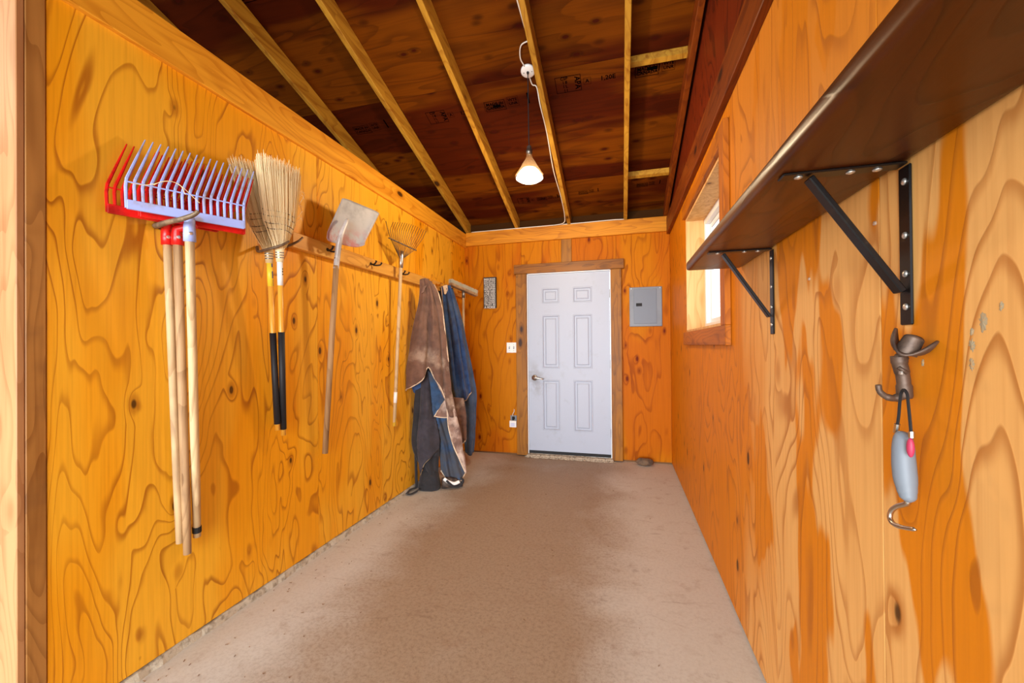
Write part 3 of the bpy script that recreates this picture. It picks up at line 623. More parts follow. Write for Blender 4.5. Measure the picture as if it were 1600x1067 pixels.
bm = nb(); lathe(bm, (.473, (0.473,0.860,1.207)[1], (0.473,0.860,1.207)[2]), (-1, 0, 0), [(0, .004), (.003, .003)], 8); mesh_obj('screw', bm, M['screw'], t)
# saddle-shaped brim and pinched crown
o = Vector((0.474,0.853,1.241)); right = Vector((.75, -.55, -.42)).normalized(); outv = Vector((-.58, -.80, .0)); outv = (outv-right*outv.dot(right)).normalized(); upv = right.cross(outv)
if upv.z < 0: upv = -upv
bm = nb(); rings = []
for k in range(9):
    s_ = k/8
    rings.append([bm.verts.new(o+right*(math.cos(a)*(.040*s_-.010*s_**4))+outv*(math.sin(a)*.027*s_)+upv*(.036*s_**3*math.cos(a)**2-.004*math.sin(a)**2*s_)) for a in [2*math.pi*j/28 for j in range(28)]])
for k in range(8):
    for j in range(28): bm.faces.new((rings[k][j], rings[k][(j+1)%28], rings[k+1][(j+1)%28], rings[k+1][j]))
bmesh.ops.remove_doubles(bm, verts=bm.verts, dist=1e-6)
b_ = mesh_obj('hat_brim', bm, R_, t, True); md = b_.modifiers.new('s', 'SOLIDIFY'); md.thickness = .004
bm = nb(); rings = []
for k in range(8):
    s_ = k/7; rr = 1-.18*s_
    rings.append([bm.verts.new(o+right*(math.cos(a)*.0165*rr)+outv*(math.sin(a)*.015*rr*(1-.25*s_*max(0, math.cos(a))))+upv*(.034*s_-(.006 if s_ > .99 else 0)*(1-abs(math.sin(a))))) for a in [2*math.pi*j/24 for j in range(24)]])
for k in range(7):
    for j in range(24): bm.faces.new((rings[k][j], rings[k][(j+1)%24], rings[k+1][(j+1)%24], rings[k+1][j]))
c = bm.verts.new(o+upv*.024)
for j in range(24): bm.faces.new((c, rings[7][j], rings[7][(j+1)%24]))
mesh_obj('hat_crown', bm, R_, t, True)

t = empty('hoof_pick', (0.470,0.847,1.145), 'grey handled hoof pick with metal hook hanging by a black cord', 'hoof pick')
XP = .462
bm = nb(); tube(bm, smoothp([(0.462,0.857,1.087), (0.462,0.855,1.108), (0.463,0.851,1.133), (0.466,0.853,1.157), (0.468,0.853,1.172), (0.468,0.846,1.179), (0.468,0.838,1.173), (0.466,0.832,1.160), (0.463,0.823,1.132), (0.462,0.818,1.105)]), .0025, 6); mesh_obj('cord', bm, M['rubber'], t)
for a, b in (((0.462,0.857,1.103), (0.462,0.853,1.119)), ((0.462,0.818,1.103), (0.462,0.818,1.113))):
    bm = nb(); tube(bm, [a, b], .0042, 8); mesh_obj('crimp', bm, M['nickel'], t)
hp = [(0.462,0.837,1.108), (0.462,0.839,1.101), (0.462,0.839,1.086), (0.462,0.838,1.059), (0.462,0.835,1.033), (0.462,0.831,1.013), (0.462,0.828,1.000), (0.462,0.828,0.993)]
bm = nb(); tube(bm, smoothp(hp, 4), [.003, .007, .0095, .0105, .0115, .0125, .0132, .0138, .0144, .015, .0152, .0155, .0158, .016, .016, .016, .016, .0155, .015, .014, .0135, .013, .012, .0115, .011, .009, .007, .005, .003], 16); mesh_obj('handle', bm, M['pickg'], t, True)
bm = nb(); bmesh.ops.create_uvsphere(bm, u_segments=14, v_segments=10, radius=1)
pc = Vector((0.456,0.810,1.088))
for v in bm.verts: v.co = pc+Vector((v.co.x*.005, v.co.y*.006, v.co.z*.016))
mesh_obj('pink_patch', bm, M['pink'], t, True)
bm = nb(); tube(bm, smoothp([(0.462,0.830,0.997), (0.462,0.832,0.989), (0.460,0.853,0.976), (0.458,0.865,0.963), (0.456,0.865,0.950), (0.455,0.853,0.945), (0.455,0.831,0.949), (0.457,0.802,0.958)]), [.0045]*12+[.004]*24+[.0035]*6+[.002], 8); mesh_obj('pick', bm, M['nickel'], t, True)

# ------------------------------------------------------------------ left wall: forks on a hook
def hanger(label, prongs, plate, mat, name='wall_hook', rr=.007, group=None):
    t = empty(name, plate, label, 'hook', group)
    bm = bbox(XL+.0005, XL+.006, plate[1]-.022, plate[1]+.022, plate[2]-.035, plate[2]+.03, .002); mesh_obj('plate', bm, mat, t)
    for p in prongs:
        P = smoothp(p); bm = nb(); tube(bm, P, [rr*(1-.35*i/len(P)) for i in range(len(P))], 8); mesh_obj('prong', bm, mat, t, True)
    return t
hanger('rusty grey two-pronged iron hook holding the three forks', [[(-1.785,1.191,1.749), (-1.720,1.156,1.736), (-1.660,1.149,1.741), (-1.590,1.141,1.742), (-1.545,1.145,1.751), (-1.530,1.152,1.760), (-1.520,1.159,1.773)], [(-1.785,1.333,1.800), (-1.700,1.270,1.775), (-1.640,1.255,1.776), (-1.600,1.258,1.783), (-1.585,1.267,1.793)]], (XL, 1.22, 1.775), M['hook'], rr=.0115)

def fork(label, n, bL, bR, rL, rR, tL, tR, h0, h1, mh, mw, rh=.0155, tape=False):
    root = empty('manure_fork', h1, label, 'fork')
    bL, bR, rL, rR, tL, tR, h0, h1 = [Vector(v) for v in (bL, bR, rL, rR, tL, tR, h0, h1)]
    ax = (bR-bL).normalized(); up = Vector((0, 0, 1)); nn = ax.cross(up).normalized()
    bm = nb(); hh = .034; th = .006
    hexa(bm, [bL-nn*th, bR-nn*th, bR+nn*th, bL+nn*th, bL-nn*th+up*hh, bR-nn*th+up*hh, bR+nn*th+up*hh, bL+nn*th+up*hh]); bmesh.ops.bevel(bm, geom=bm.edges[:], offset=.002, segments=1, affect='EDGES')
    mesh_obj('head_bar', bm, mh, root)
    bm = nb(); tube(bm, [rL, L3(rL, rR, .5), rR], .0028, 6); mesh_obj('cross_rod', bm, mh, root)
    for i in range(n):
        f = i/(n-1); a = L3(bL, bR, f)+up*hh*.8; b = L3(rL, rR, f); c = L3(tL, tR, f)
        if i in (0, n-1): a = a-up*hh*.7
        bm = nb(); tube(bm, [a, L3(a, b, .8), L3(b, c, .06), L3(b, c, .5), c], [.0050, .0052, .0052, .0044, .0020], 6); mesh_obj('tine', bm, mh, root)
    m0 = L3(bL, bR, .5)+up*.01
    bm = nb(); d = (h0-h1).normalized(); top = h0-d*.02
    tube(bm, [h0-d*.05, h0-d*.02, h0+d*.012, L3(h0, m0, .75), m0], [.0205, .0205, .019, .017, .014], 14); mesh_obj('ferrule', bm, mh, root, True)
    bm = nb(); lathe(bm, h0-d*.022+(nn if nn.x > 0 else -nn)*.019, nn if nn.x > 0 else -nn, [(0, .007), (.003, .0065), (.004, .003)], 12); mesh_obj('rivet', bm, M['screw'], root)
    bm = nb(); pts = [L3(h0-d*.045, h1, k/6) for k in range(7)]
    tube(bm, pts, [rh]*6+[rh*.9], 14); mesh_obj('handle', bm, mw, root, True)
    if tape:
        bm = nb(); q = (h1-h0).normalized(); tube(bm, [h1-q*.045, h1-q*.020], rh+.001, 14); mesh_obj('tape_band', bm, M['rubber'], root)
    return root
G = 'plastic manure forks hanging on the first hook'
def off(p, d): return tuple(a+b for a, b in zip(p, d))
def fork_at(label, bL, bR, dr, dt, **k):
    rL, rR = off(bL, dr), off(bR, dr)
    r = fork(label, bL=bL, bR=bR, rL=rL, rR=rR, tL=off(rL, dt[0]), tR=off(rR, dt[1]), **k); r['group'] = G; return r
fork_at('lavender blue plastic manure fork, in front of the two red ones', (-1.70, 1.041, 1.761), (-1.529, 1.358, 1.761), (0, -.003, .098), ((-.050, .095, .200), (-.070, .115, .200)), n=17, h0=(-1.625,1.204,1.729), h1=(-1.745,1.319,0.462), mh=M['blue'], mw=M['ash'], tape=True)
fork_at('red plastic manure fork, middle of the three, with the longest-hanging handle', (-1.712, 1.090, 1.748), (-1.565, 1.390, 1.748), (0, -.003, .095), ((-.030, .09, .19), (-.055, .10, .19)), n=17, h0=(-1.695,1.209,1.721), h1=(-1.745,1.279,0.409), mh=M['red'], mw=M['ashd'])
fork_at('red plastic manure fork, rearmost of the three and farthest left', (-1.772, 1.026, 1.748), (-1.638, 1.328, 1.748), (0, -.003, .093), ((-.004, .066, .185), (-.045, .09, .185)), n=17, h0=(-1.740,1.202,1.723), h1=(-1.760,1.260,0.461), mh=M['red'], mw=M['ash'], rh=.0145)
bm = nb()
for pts in ([(-1.640,1.088,1.857), (-1.620,1.100,1.871), (-1.600,1.126,1.879), (-1.580,1.145,1.865), (-1.570,1.173,1.840), (-1.560,1.194,1.820)], [(-1.630,1.079,1.855), (-1.600,1.108,1.875), (-1.585,1.140,1.871), (-1.570,1.149,1.837)], [(-1.665,1.034,1.846), (-1.650,1.064,1.849), (-1.630,1.082,1.858)]): tube(bm, smoothp(pts), .0011, 5)
tag(mesh_obj('straw_wisps', bm, M['strawd'], None), 'dry straw stems caught on the cross rod of the blue fork', 'straw', kind='stuff')

# ------------------------------------------------------------------ brooms
def broom(label, neck, axis, wtop, hgt, wid, straw, grip0, hend, lab, cc, dep=.02, side=Vector((.05, 1, 0)), seed=1, nst=300, bands=(.22, .28, .36, .42)):
    rnd = random.Random(seed); root = empty('broom', hend, label, 'broom', 'corn brooms hanging upside down')
    neck = Vector(neck); ax = Vector(axis).normalized(); sd = Vector(side); sd = (sd-ax*sd.dot(ax)).normalized(); nn = ax.cross(sd)
    def hw(s):   # half width of the fan along its height
        return wid*(.16+.84*min(1, s/.32)**.8*.62+.38*.84*max(0, (s-.25)/.75)**1.1) if s < 1.5 else 0
    body = nb(); rows = []
    for i in range(13):
        s_ = i/12*.86; h_ = hw(s_)*.85; dd = (.013+.010*math.sin(min(1, s_/.5)*math.pi*.5))*(1-.45*s_)
        rows.append([body.verts.new(neck+ax*(s_*hgt)+sd*(math.cos(a)*h_)+nn*(math.sin(a)*dd*(1+.10*math.sin(a*17+i)))) for a in [2*math.pi*j/36 for j in range(36)]])
    for i in range(12):
        for j in range(36): body.faces.new((rows[i][j], rows[i][(j+1)%36], rows[i+1][(j+1)%36], rows[i+1][j]))
    body.faces.new(rows[-1])
    mesh_obj('bristle_core', body, straw, root, True)
    bm = nb(); bm2 = nb()
    for k in range(nst*4):
        u = rnd.uniform(-1, 1); v = rnd.choice((-1, 1))*rnd.uniform(.6, 1.25); s0 = rnd.uniform(0, .5); s1 = rnd.uniform(.82, 1.04)
        if rnd.random() < .03: s1 += .06
        pts = []; uu = u; wob = rnd.uniform(-.05, .05)
        for q in range(4):
            s_ = s0+(s1-s0)*q/3; dd = (.020+.012*math.sin(min(1, s_/.5)*math.pi*.5))*(1-.45*min(1, s_))
            pts.append(neck+ax*(s_*hgt*(1 if abs(u) < .7 else 1-.10*(abs(u)-.7)))+sd*((uu+wob*s_*s_)*hw(min(s_, 1)))+nn*(v*dd*math.sqrt(max(.05, 1-u*u))))
        tube(bm2 if rnd.random() < .18 else bm, pts, [.0011, .0011, .0010, .0005], 3, cap=False)
    tag(mesh_obj('dark_bristles', bm2, M['strawx'], root), kind='stuff')
    for k in range(10):
        s_ = rnd.uniform(.3, .8); b0 = neck+ax*(s_*hgt)+sd*hw(s_)*.95; tube(bm, [b0, b0+sd*.03+ax*.03, b0+sd*.05+ax*rnd.uniform(.0, .08)], .0008, 3)
    tag(mesh_obj('bristles', bm, straw, root), kind='stuff')
    for s_ in bands:
        h_ = hw(s_)*.97; dd = (.020+.012*math.sin(min(1, s_/.5)*math.pi*.5))*(1-.45*s_)+.003; bm = nb()
        P = [neck+ax*(s_*hgt+.004*math.sin(a*3))+sd*(math.cos(a)*h_)+nn*(math.sin(a)*dd) for a in [2*math.pi*j/28 for j in range(29)]]
        tube(bm, P, .0016, 5); mesh_obj('stitching', bm, M['stitch'], root)
    hend = Vector(hend); d = (hend-neck).normalized(); Lh = (hend-neck).length
    bm = nb(); tube(bm, [neck+ax*.05, neck, neck+d*.06], [.024, .021, .0165], 14); mesh_obj('straw_collar', bm, straw, root, True)
    for k in range(3):
        bm = nb(); tube(bm, [neck+d*(.012+.012*k), neck+d*(.017+.012*k)], .0205-.001*k, 14); mesh_obj('wire_band', bm, M['steel'], root)
    bm = nb(); tube(bm, [neck+d*.03, neck+d*(Lh-.002)], .0125, 14); mesh_obj('handle', bm, M['yel'], root, True)
    g0 = neck+d*((Vector(grip0)-neck).length); bm = nb(); tube(bm, [g0, hend-d*.035], .0155, 14); mesh_obj('foam_grip', bm, M['grip'], root, True)
    bm = nb(); tube(bm, [neck+d*.06, neck+d*.175], .0134, 14); lb = mesh_obj('label', bm, M['lab_'+lab], root, True)
    f = Vector((.93, -.36, 0)); f = (f-d*f.dot(d)).normalized(); s2 = d.cross(f)
    def patch(nm, a0, a1, l0, l1, mat):
        bm = nb(); V = []
        for i in range(7):
            a = a0+(a1-a0)*i/6; V.append([bm.verts.new(neck+d*l+(f*math.cos(a)+s2*math.sin(a))*.0137) for l in (l0, l1)])
        for i in range(6): bm.faces.new((V[i][0], V[i][1], V[i+1][1], V[i+1][0]))
        mesh_obj(nm, bm, mat, lb, recalc=False)
    if lab == 'y':
        patch('label_patch', -1.2*cc, -.25*cc, .062, .08, M['lab_b']); patch('label_patch', -1.1*cc, -.3*cc, .10, .135, M['lab_b'])
        for k in range(4): patch('label_patch', -1.1*cc, -.6*cc, .142+.008*k, .147+.008*k, M['lab_b'])
    else:
        for k, (l0, l1) in enumerate(((.09, .098), (.102, .111), (.117, .124))): patch('label_patch', -.9*cc, -.35*cc, l0, l1, M['ink'])
broom('old corn broom with yellow and blue label, behind the fuller broom', (-1.690,1.637,1.743), Vector((-1.710,1.553,2.162))-Vector((-1.690,1.637,1.743)), .1, .41, .115, M['strawd'], (-1.710,1.681,1.336), (-1.735,1.730,0.829), 'y', 1, seed=3, nst=240)
broom('full pale corn broom with white barcode label, in front of the other broom', (-1.625,1.638,1.745), Vector((-1.600,1.616,2.176))-Vector((-1.625,1.638,1.745)), .1, .415, .128, M['straw'], (-1.680,1.699,1.342), (-1.735,1.768,0.795), 'w', 1, seed=5, nst=330)
hanger('dark flat two-pronged iron hook holding the two brooms', [[(-1.785,1.659,1.774), (-1.720,1.606,1.735), (-1.640,1.589,1.738), (-1.592,1.609,1.755), (-1.575,1.646,1.784)], [(-1.785,1.770,1.793), (-1.730,1.757,1.786), (-1.680,1.769,1.805), (-1.660,1.796,1.828), (-1.655,1.822,1.854)]], (XL, 1.715, 1.80), M['hook'], rr=.008)

# ------------------------------------------------------------------ hook rail
XRL = XL+.040
rail = empty('hook_rail', (XL, 3.2, 1.87), 'pale timber hook rail running along the left wall to the corner', 'coat rail')
mesh_obj('rail_board', bbox(XL+.0005, XRL, 1.855, YB-.08, 1.817, 1.905, .003), M['rail'], rail)
def rail_hook(y, z, mat, long=.055):
    bm = nb(); lathe(bm, (XRL, y, z), (1, 0, 0), [(0, .011), (.004, .010)], 12); h_ = mesh_obj('hook', bm, mat, rail)
    for s_ in (-1, 1):
        bm = nb(); P = smoothp([(XRL+.003, y+.004*s_, z), (XRL+.02, y+.014*s_, z-.010), (XRL+long*.8, y+.030*s_, z-.008), (XRL+long, y+.034*s_, z+.010)])
        tube(bm, P, [.0055]*(len(P)-3)+[.006, .0075, .006], 8); mesh_obj('hook_prong', bm, mat, h_, True)
for y in (2.13, 2.58, 2.98): rail_hook(y, 1.865, M['dhook'], .07)
for y in (3.40, 3.66, 3.96, 4.22): rail_hook(y, 1.87, M['brass'], .07)

# ------------------------------------------------------------------ scoop shovel
t = empty('scoop_shovel', (-1.740,2.086,0.617), 'white scuffed square scoop shovel hung by its blade on the rail', 'shovel')
TL, TR, BL, BR = Vector((-1.635, 2.125, 2.178)), Vector((-1.577, 2.430, 2.174)), Vector((-1.70, 2.020, 1.892)), Vector((-1.612, 2.262, 1.890))
n_ = (TR-TL).cross(BL-TL).normalized()
if n_.x < 0: n_ = -n_
bm = nb(); NU, NV = 24, 20; Gd = []
for i in range(NV+1):
    v = i/NV; row = []
    for j in range(NU+1):
        u = j/NU; a = abs(2*u-1)
        edge = .0
        uu = u; vv = v
        p_ = TL.lerp(TR, uu).lerp(BL.lerp(BR, uu), vv)
        side = max(0, (a-.72)/.28)**2; low = max(0, (v-.72)/.28)**2
        p_ = p_+n_*(.014*side*(.15+.85*v)+.012*low)-n_*.008*(1-a*a)*(.3+.7*v)
        # rounded lower shoulders and softened tip corners
        if v > .80: p_ = p_+(TL-BL).normalized()*(.030*((v-.8)/.2)*a**6)
        if v < .1: p_ = p_-(TL-BL).normalized()*(.010*((.1-v)/.1)*a**8)
        row.append(bm.verts.new(p_))
    Gd.append(row)
for i in range(NV):
    for j in range(NU): bm.faces.new((Gd[i][j], Gd[i][j+1], Gd[i+1][j+1], Gd[i+1][j]))
o_ = mesh_obj('blade', bm, M['shovel'], t, True); md = o_.modifiers.new('s', 'SOLIDIFY'); md.thickness = .003
bm = nb(); sp = smoothp([(-1.612,2.139,2.042), (-1.606,2.113,2.007), (-1.618,2.087,1.935), (-1.636,2.087,1.866), (-1.648,2.090,1.802), (-1.655,2.087,1.733)])
tube(bm, sp, [.008+.009*min(1, i/16) for i in range(len(sp))], 14); mesh_obj('socket', bm, M['alu'], t, True)
bm = nb(); tube(bm, [(-1.653,2.087,1.752), (-1.680,2.080,1.347), (-1.735,2.080,0.619)], [.0165, .0175, .0165], 14); mesh_obj('handle', bm, M['ashg'], t, True)
bm = nb(); lathe(bm, (-1.632,2.047,1.789), (.9, -.4, 0), [(0, .005), (.003, .004)], 8); mesh_obj('rivet', bm, M['steel'], t)

# ------------------------------------------------------------------ leaf rake
t = empty('leaf_rake', (-1.740,2.864,0.634), 'spring-tined wire leaf rake hanging upside down beside the blankets', 'rake')
K0 = Vector((-1.690,2.903,1.964)); TLr, TRr = Vector((-1.700,2.727,2.152)), Vector((-1.660,3.207,2.220))
TRr = Vector((-1.578,3.060,2.165))
nt = 17; axr = (TRr-TLr).normalized()
MB0, MB1 = Vector((-1.700,2.753,2.091)), Vector((-1.628,3.020,2.053))
for i in range(nt):
    f = i/(nt-1); top = TLr.lerp(TRr, f)+Vector((0, 0, .022*math.sin(math.pi*f))); mid = MB0.lerp(MB1, .03+.94*f); k0 = K0+axr*(f-.5)*.030
    tip = top+Vector((.040, -.022, .045)) if i else top+Vector((-.01, -.01, .06))
    bm = nb(); tube(bm, [k0, mid, top-Vector((0, 0, .004)), top.lerp(tip, .3), tip], .0025, 5); mesh_obj('tine', bm, M['dhook'] if i == 0 else M['tine'], t)
bm = nb(); tube(bm, [MB0-axr*.01, MB1+axr*.01], .0055, 8); mesh_obj('spreader_bar', bm, M['steel'], t)
for s_ in (-1, 1):
    bm = nb(); tube(bm, [K0+axr*.012*s_, MB0.lerp(MB1, .5+.16*s_)], .003, 6); mesh_obj('spring_arm', bm, M['brass'], t)
bm = nb(); d = (Vector((-1.740,2.864,0.634))-K0).normalized(); tube(bm, [K0-d*.06, K0-d*.02, K0+d*.03, K0+d*.075], [.016, .019, .019, .0165], 12); mesh_obj('ferrule', bm, M['nickel'], t, True)
he = Vector((-1.740,2.864,0.634)); bm = nb(); tube(bm, [K0+d*.06, he], .0135, 12); mesh_obj('handle', bm, M['ash'], t, True)
bm = nb(); tube(bm, [Vector((-1.735,2.872,0.785)), he+d*.004], .0142, 12); mesh_obj('yellow_end', bm, plain('yellow tape', lin(212, 168, 50), .5), t, True)
bm = nb(); q0 = K0.lerp(he, .80); tube(bm, [q0, q0+d*.085], .0141, 12); mesh_obj('label', bm, M['lab_w'], t, True)

# ------------------------------------------------------------------ push broom
t = empty('push_broom', (-1.743,4.300,0.104), 'push broom with worn grey wooden head hanging near the corner', 'broom')
a, b = Vector((-1.685,3.847,1.914)), Vector((-1.511,4.150,1.826))
d = (b-a).normalized(); s_ = Vector((0, 0, 1)).cross(d).normalized()
def slab(p0, p1, hx, hz, dz0):
    bm = nb(); hexa(bm, [p0-s_*hx+Vector((0, 0, dz0)), p1-s_*hx+Vector((0, 0, dz0)), p1+s_*hx+Vector((0, 0, dz0)), p0+s_*hx+Vector((0, 0, dz0)), p0-s_*hx+Vector((0, 0, dz0+hz)), p1-s_*hx+Vector((0, 0, dz0+hz)), p1+s_*hx+Vector((0, 0, dz0+hz)), p0+s_*hx+Vector((0, 0, dz0+hz))]); bmesh.ops.bevel(bm, geom=bm.edges[:], offset=.005, segments=2, affect='EDGES'); return bm
mesh_obj('head_block', slab(a, b, .032, .028, -.03), M['steelb'] if False else M['ashd'], t)
bm = nb(); rb = random.Random(9)
for k in range(900):
    f = rb.random(); u = rb.uniform(-1, 1); p0 = a.lerp(b, f)+s_*u*.028; p1 = p0+Vector((0, 0, rb.uniform(.026, .036)))+s_*u*.01+d*rb.uniform(-.006, .006); tube(bm, [p0-Vector((0, 0, .004)), p1], .0018, 3, cap=False)
tag(mesh_obj('bristles', bm, plain('grey bristles', lin(176, 166, 140), .8), t), kind='stuff')
mid = a.lerp(b, .50)-Vector((0, 0, .03)); bm = nb(); e_ = Vector((mid.x-.03, mid.y+.06, .56)); tube(bm, [mid+Vector((0, 0, .004)), mid.lerp(e_, .5), e_], .012, 12); mesh_obj('handle', bm, M['ash'], t, True)
bm = nb(); tube(bm, [mid+Vector((0, 0, .003)), mid-Vector((0, 0, .07))], .0165, 12); mesh_obj('ferrule', bm, M['steel'], t, True)

# ------------------------------------------------------------------ hanging blankets
def drape(name, T, Lc, Rc, H, mat, par, k, nu=40, nv=46, bulge=.05, folds=((3, .012, .3, .6),), trim=None, trims=('H',), tr=.0055, back=.012, tmat=None, ph=0.):
    T, Lc, Rc, H = resample(T, nu+1), resample(Lc, nv+1), resample(Rc, nv+1), resample(H, nu+1)
    n_ = Vector((k, -1, 0)).normalized(); bm = nb(); Gr = []
    for i in range(nv+1):
        v = i/nv; row = []
        for j in range(nu+1):
            u = j/nu
            p = Lc[i]*(1-u)+Rc[i]*u + T[j]*(1-v)+H[j]*v - (T[0]*(1-u)*(1-v)+T[nu]*u*(1-v)+H[0]*(1-u)*v+H[nu]*u*v)
            w_ = min(1, .25+v*1.6); wd = (Rc[i]-Lc[i]).length
            dd = bulge*math.sin(math.pi*u)*w_*min(1, wd/.12)
            for f, am, dr, p0 in folds: dd += am*w_*math.sin(2*math.pi*(f*u+dr*v)+p0+ph)*math.sin(math.pi*min(1, .12+u*.88))**.5 if True else 0
            dd += (.030*mnoise.noise(p*7+Vector((ph, 3, 1)))+.012*mnoise.noise(Vector((p.x*20, p.y*20, p.z*34))))*w_*(1-(abs(2*u-1))**6*.6)
            q_ = p+n_*dd; q_.x = max(q_.x, XL+.012); row.append(q_)
        Gr.append(row)
    V = [[bm.verts.new(p) for p in r] for r in Gr]
    for i in range(nv):
        for j in range(nu): bm.faces.new((V[i][j], V[i][j+1], V[i+1][j+1], V[i+1][j]))
    o = mesh_obj(name, bm, mat, par, True); md = o.modifiers.new('s', 'SOLIDIFY'); md.thickness = .006; md.offset = -1
    for tt in trims:
        P = {'H': [r for r in Gr[-1]], 'L': [r[0] for r in Gr], 'R': [r[-1] for r in Gr]}[tt[0]]
        if len(tt) > 1:
            a_, b_ = {'2': (.5, 1), '3': (.3, 1), '4': (0, .6)}[tt[1]]; P = P[int(a_*len(P)):max(int(b_*len(P)), 2)]
        bm = nb(); tube(bm, [p+n_*.002 for p in P], tr, 6); mesh_obj('binding', bm, tmat or M['bind'], o, True)
    return o
KB = .62
# brown blanket: origin plane Y = 3.20 + KB*(X+1.79)
tb_ = empty('horse_blanket', (-1.72, 3.40, .3), 'brown canvas horse blanket with cream binding on the rail, nearest the viewer', 'blanket')
drape('brown_panel', [(-1.670,3.174,1.836),(-1.634,3.197,1.849),(-1.587,3.226,1.823)], [(-1.670,3.174,1.836),(-1.676,3.171,1.664),(-1.723,3.141,1.405),(-1.756,3.121,1.158),(-1.789,3.101,0.962),(-1.799,3.095,0.881)], [(-1.587,3.226,1.823),(-1.551,3.248,1.679),(-1.519,3.268,1.489),(-1.501,3.279,1.265),(-1.484,3.290,0.984),(-1.476,3.294,0.748)], [(-1.799,3.095,0.881),(-1.735,3.134,0.916),(-1.662,3.179,0.979),(-1.620,3.206,1.083),(-1.574,3.234,0.987),(-1.527,3.263,0.896),(-1.476,3.294,0.748)], M['brown'], tb_, KB, folds=((2.1, .024, -.35, .4), (4.7, .008, .6, 2)), bulge=.06, trims=('H',))
drape('folded_edge', [(-1.594,3.191,1.824),(-1.558,3.214,1.792)], [(-1.594,3.191,1.824),(-1.549,3.219,1.654),(-1.523,3.236,1.432),(-1.506,3.246,1.154),(-1.484,3.260,0.847),(-1.462,3.274,0.651)], [(-1.558,3.214,1.792),(-1.521,3.237,1.699),(-1.494,3.254,1.544),(-1.476,3.265,1.349),(-1.458,3.276,1.153),(-1.432,3.292,0.844),(-1.395,3.315,0.646)], [(-1.462,3.274,0.651),(-1.429,3.294,0.637),(-1.395,3.315,0.646)], M['brown'], tb_, KB, bulge=.02, folds=((1, .004, 0, 0),), trims=('R4',), tr=.006)
drape('muddy_lining', [(-1.475,3.266,0.863),(-1.432,3.292,0.850)], [(-1.475,3.266,0.863),(-1.466,3.271,0.679),(-1.458,3.276,0.550),(-1.425,3.296,0.397),(-1.378,3.325,0.263),(-1.336,3.352,0.146)], [(-1.432,3.292,0.850),(-1.400,3.312,0.646),(-1.363,3.335,0.475),(-1.349,3.343,0.333),(-1.331,3.355,0.218),(-1.331,3.355,0.145)], [(-1.336,3.352,0.146),(-1.333,3.353,0.146),(-1.331,3.355,0.145)], M['brown2'], tb_, KB, bulge=.018, folds=((1.4, .005, .4, 0),), trims=('L',), tr=.006)
drape('top_gather', [(-1.632,3.158,1.760),(-1.605,3.175,1.783)], [(-1.632,3.158,1.760),(-1.642,3.152,1.716),(-1.644,3.151,1.710)], [(-1.605,3.175,1.783),(-1.619,3.166,1.761),(-1.628,3.161,1.727)], [(-1.644,3.151,1.710),(-1.637,3.155,1.716),(-1.628,3.161,1.727)], M['brown2'], tb_, KB, nu=8, nv=8, bulge=.01, folds=(), trims=())
drape('inner_fold', [(-1.628,3.221,1.054),(-1.525,3.284,0.950)], [(-1.628,3.221,1.054),(-1.610,3.232,0.931),(-1.601,3.237,0.819),(-1.588,3.245,0.662)], [(-1.525,3.284,0.950),(-1.488,3.308,0.836),(-1.531,3.281,0.742),(-1.579,3.251,0.650)], [(-1.588,3.245,0.662),(-1.583,3.248,0.656),(-1.579,3.251,0.650)], M['navyd'], tb_, KB, bulge=.008, folds=((1, .006, .2, 0),), trims=('R2',), nu=20)
drape('brown_corner', [(-1.501,3.309,0.835),(-1.477,3.324,0.857)], [(-1.501,3.309,0.835),(-1.539,3.285,0.736),(-1.587,3.256,0.649)], [(-1.477,3.324,0.857),(-1.477,3.324,0.743),(-1.478,3.323,0.630)], [(-1.587,3.256,0.649),(-1.540,3.285,0.635),(-1.478,3.323,0.630)], M['brown2'], tb_, KB, bulge=.006, folds=(), trims=('H',), nu=20)
drape('muddy_flap', [(-1.562,3.222,0.994),(-1.482,3.271,0.930)], [(-1.562,3.222,0.994),(-1.539,3.236,0.921),(-1.516,3.250,0.864),(-1.479,3.273,0.790)], [(-1.482,3.271,0.930),(-1.468,3.279,0.873),(-1.469,3.279,0.817),(-1.474,3.276,0.762)], [(-1.479,3.273,0.790),(-1.476,3.275,0.773),(-1.474,3.276,0.762)], M['brown2'], tb_, KB, bulge=.012, folds=(), trims=())
# blue lining hanging below the brown blanket
tn = empty('stable_blanket', (-1.5, 3.5, .1), 'worn blue canvas blanket hanging below the brown one almost to the floor', 'blanket')
drape('blue_panel', [(-1.780,3.226,0.985),(-1.512,3.392,0.976)], [(-1.780,3.226,0.985),(-1.687,3.284,0.698),(-1.603,3.336,0.463),(-1.571,3.356,0.145)], [(-1.512,3.392,0.976),(-1.495,3.403,0.627),(-1.437,3.439,0.333),(-1.384,3.472,0.106)], [(-1.571,3.356,0.145),(-1.532,3.380,0.083),(-1.479,3.413,0.053),(-1.424,3.447,0.058),(-1.384,3.472,0.106)], M['navyd'], tn, KB, folds=((2.5, .014, .3, 1), (5, .005, -.4, 0)), bulge=.04, trims=('H',), tr=.007)
drape('blue_edge', [(-1.772,3.211,0.953),(-1.687,3.264,0.984)], [(-1.772,3.211,0.953),(-1.772,3.211,0.902),(-1.763,3.217,0.857)], [(-1.687,3.264,0.984),(-1.688,3.263,0.899),(-1.693,3.260,0.803)], [(-1.763,3.217,0.857),(-1.730,3.237,0.833),(-1.693,3.260,0.803)], M['navy'], tn, KB, bulge=.01, folds=(), trims=())
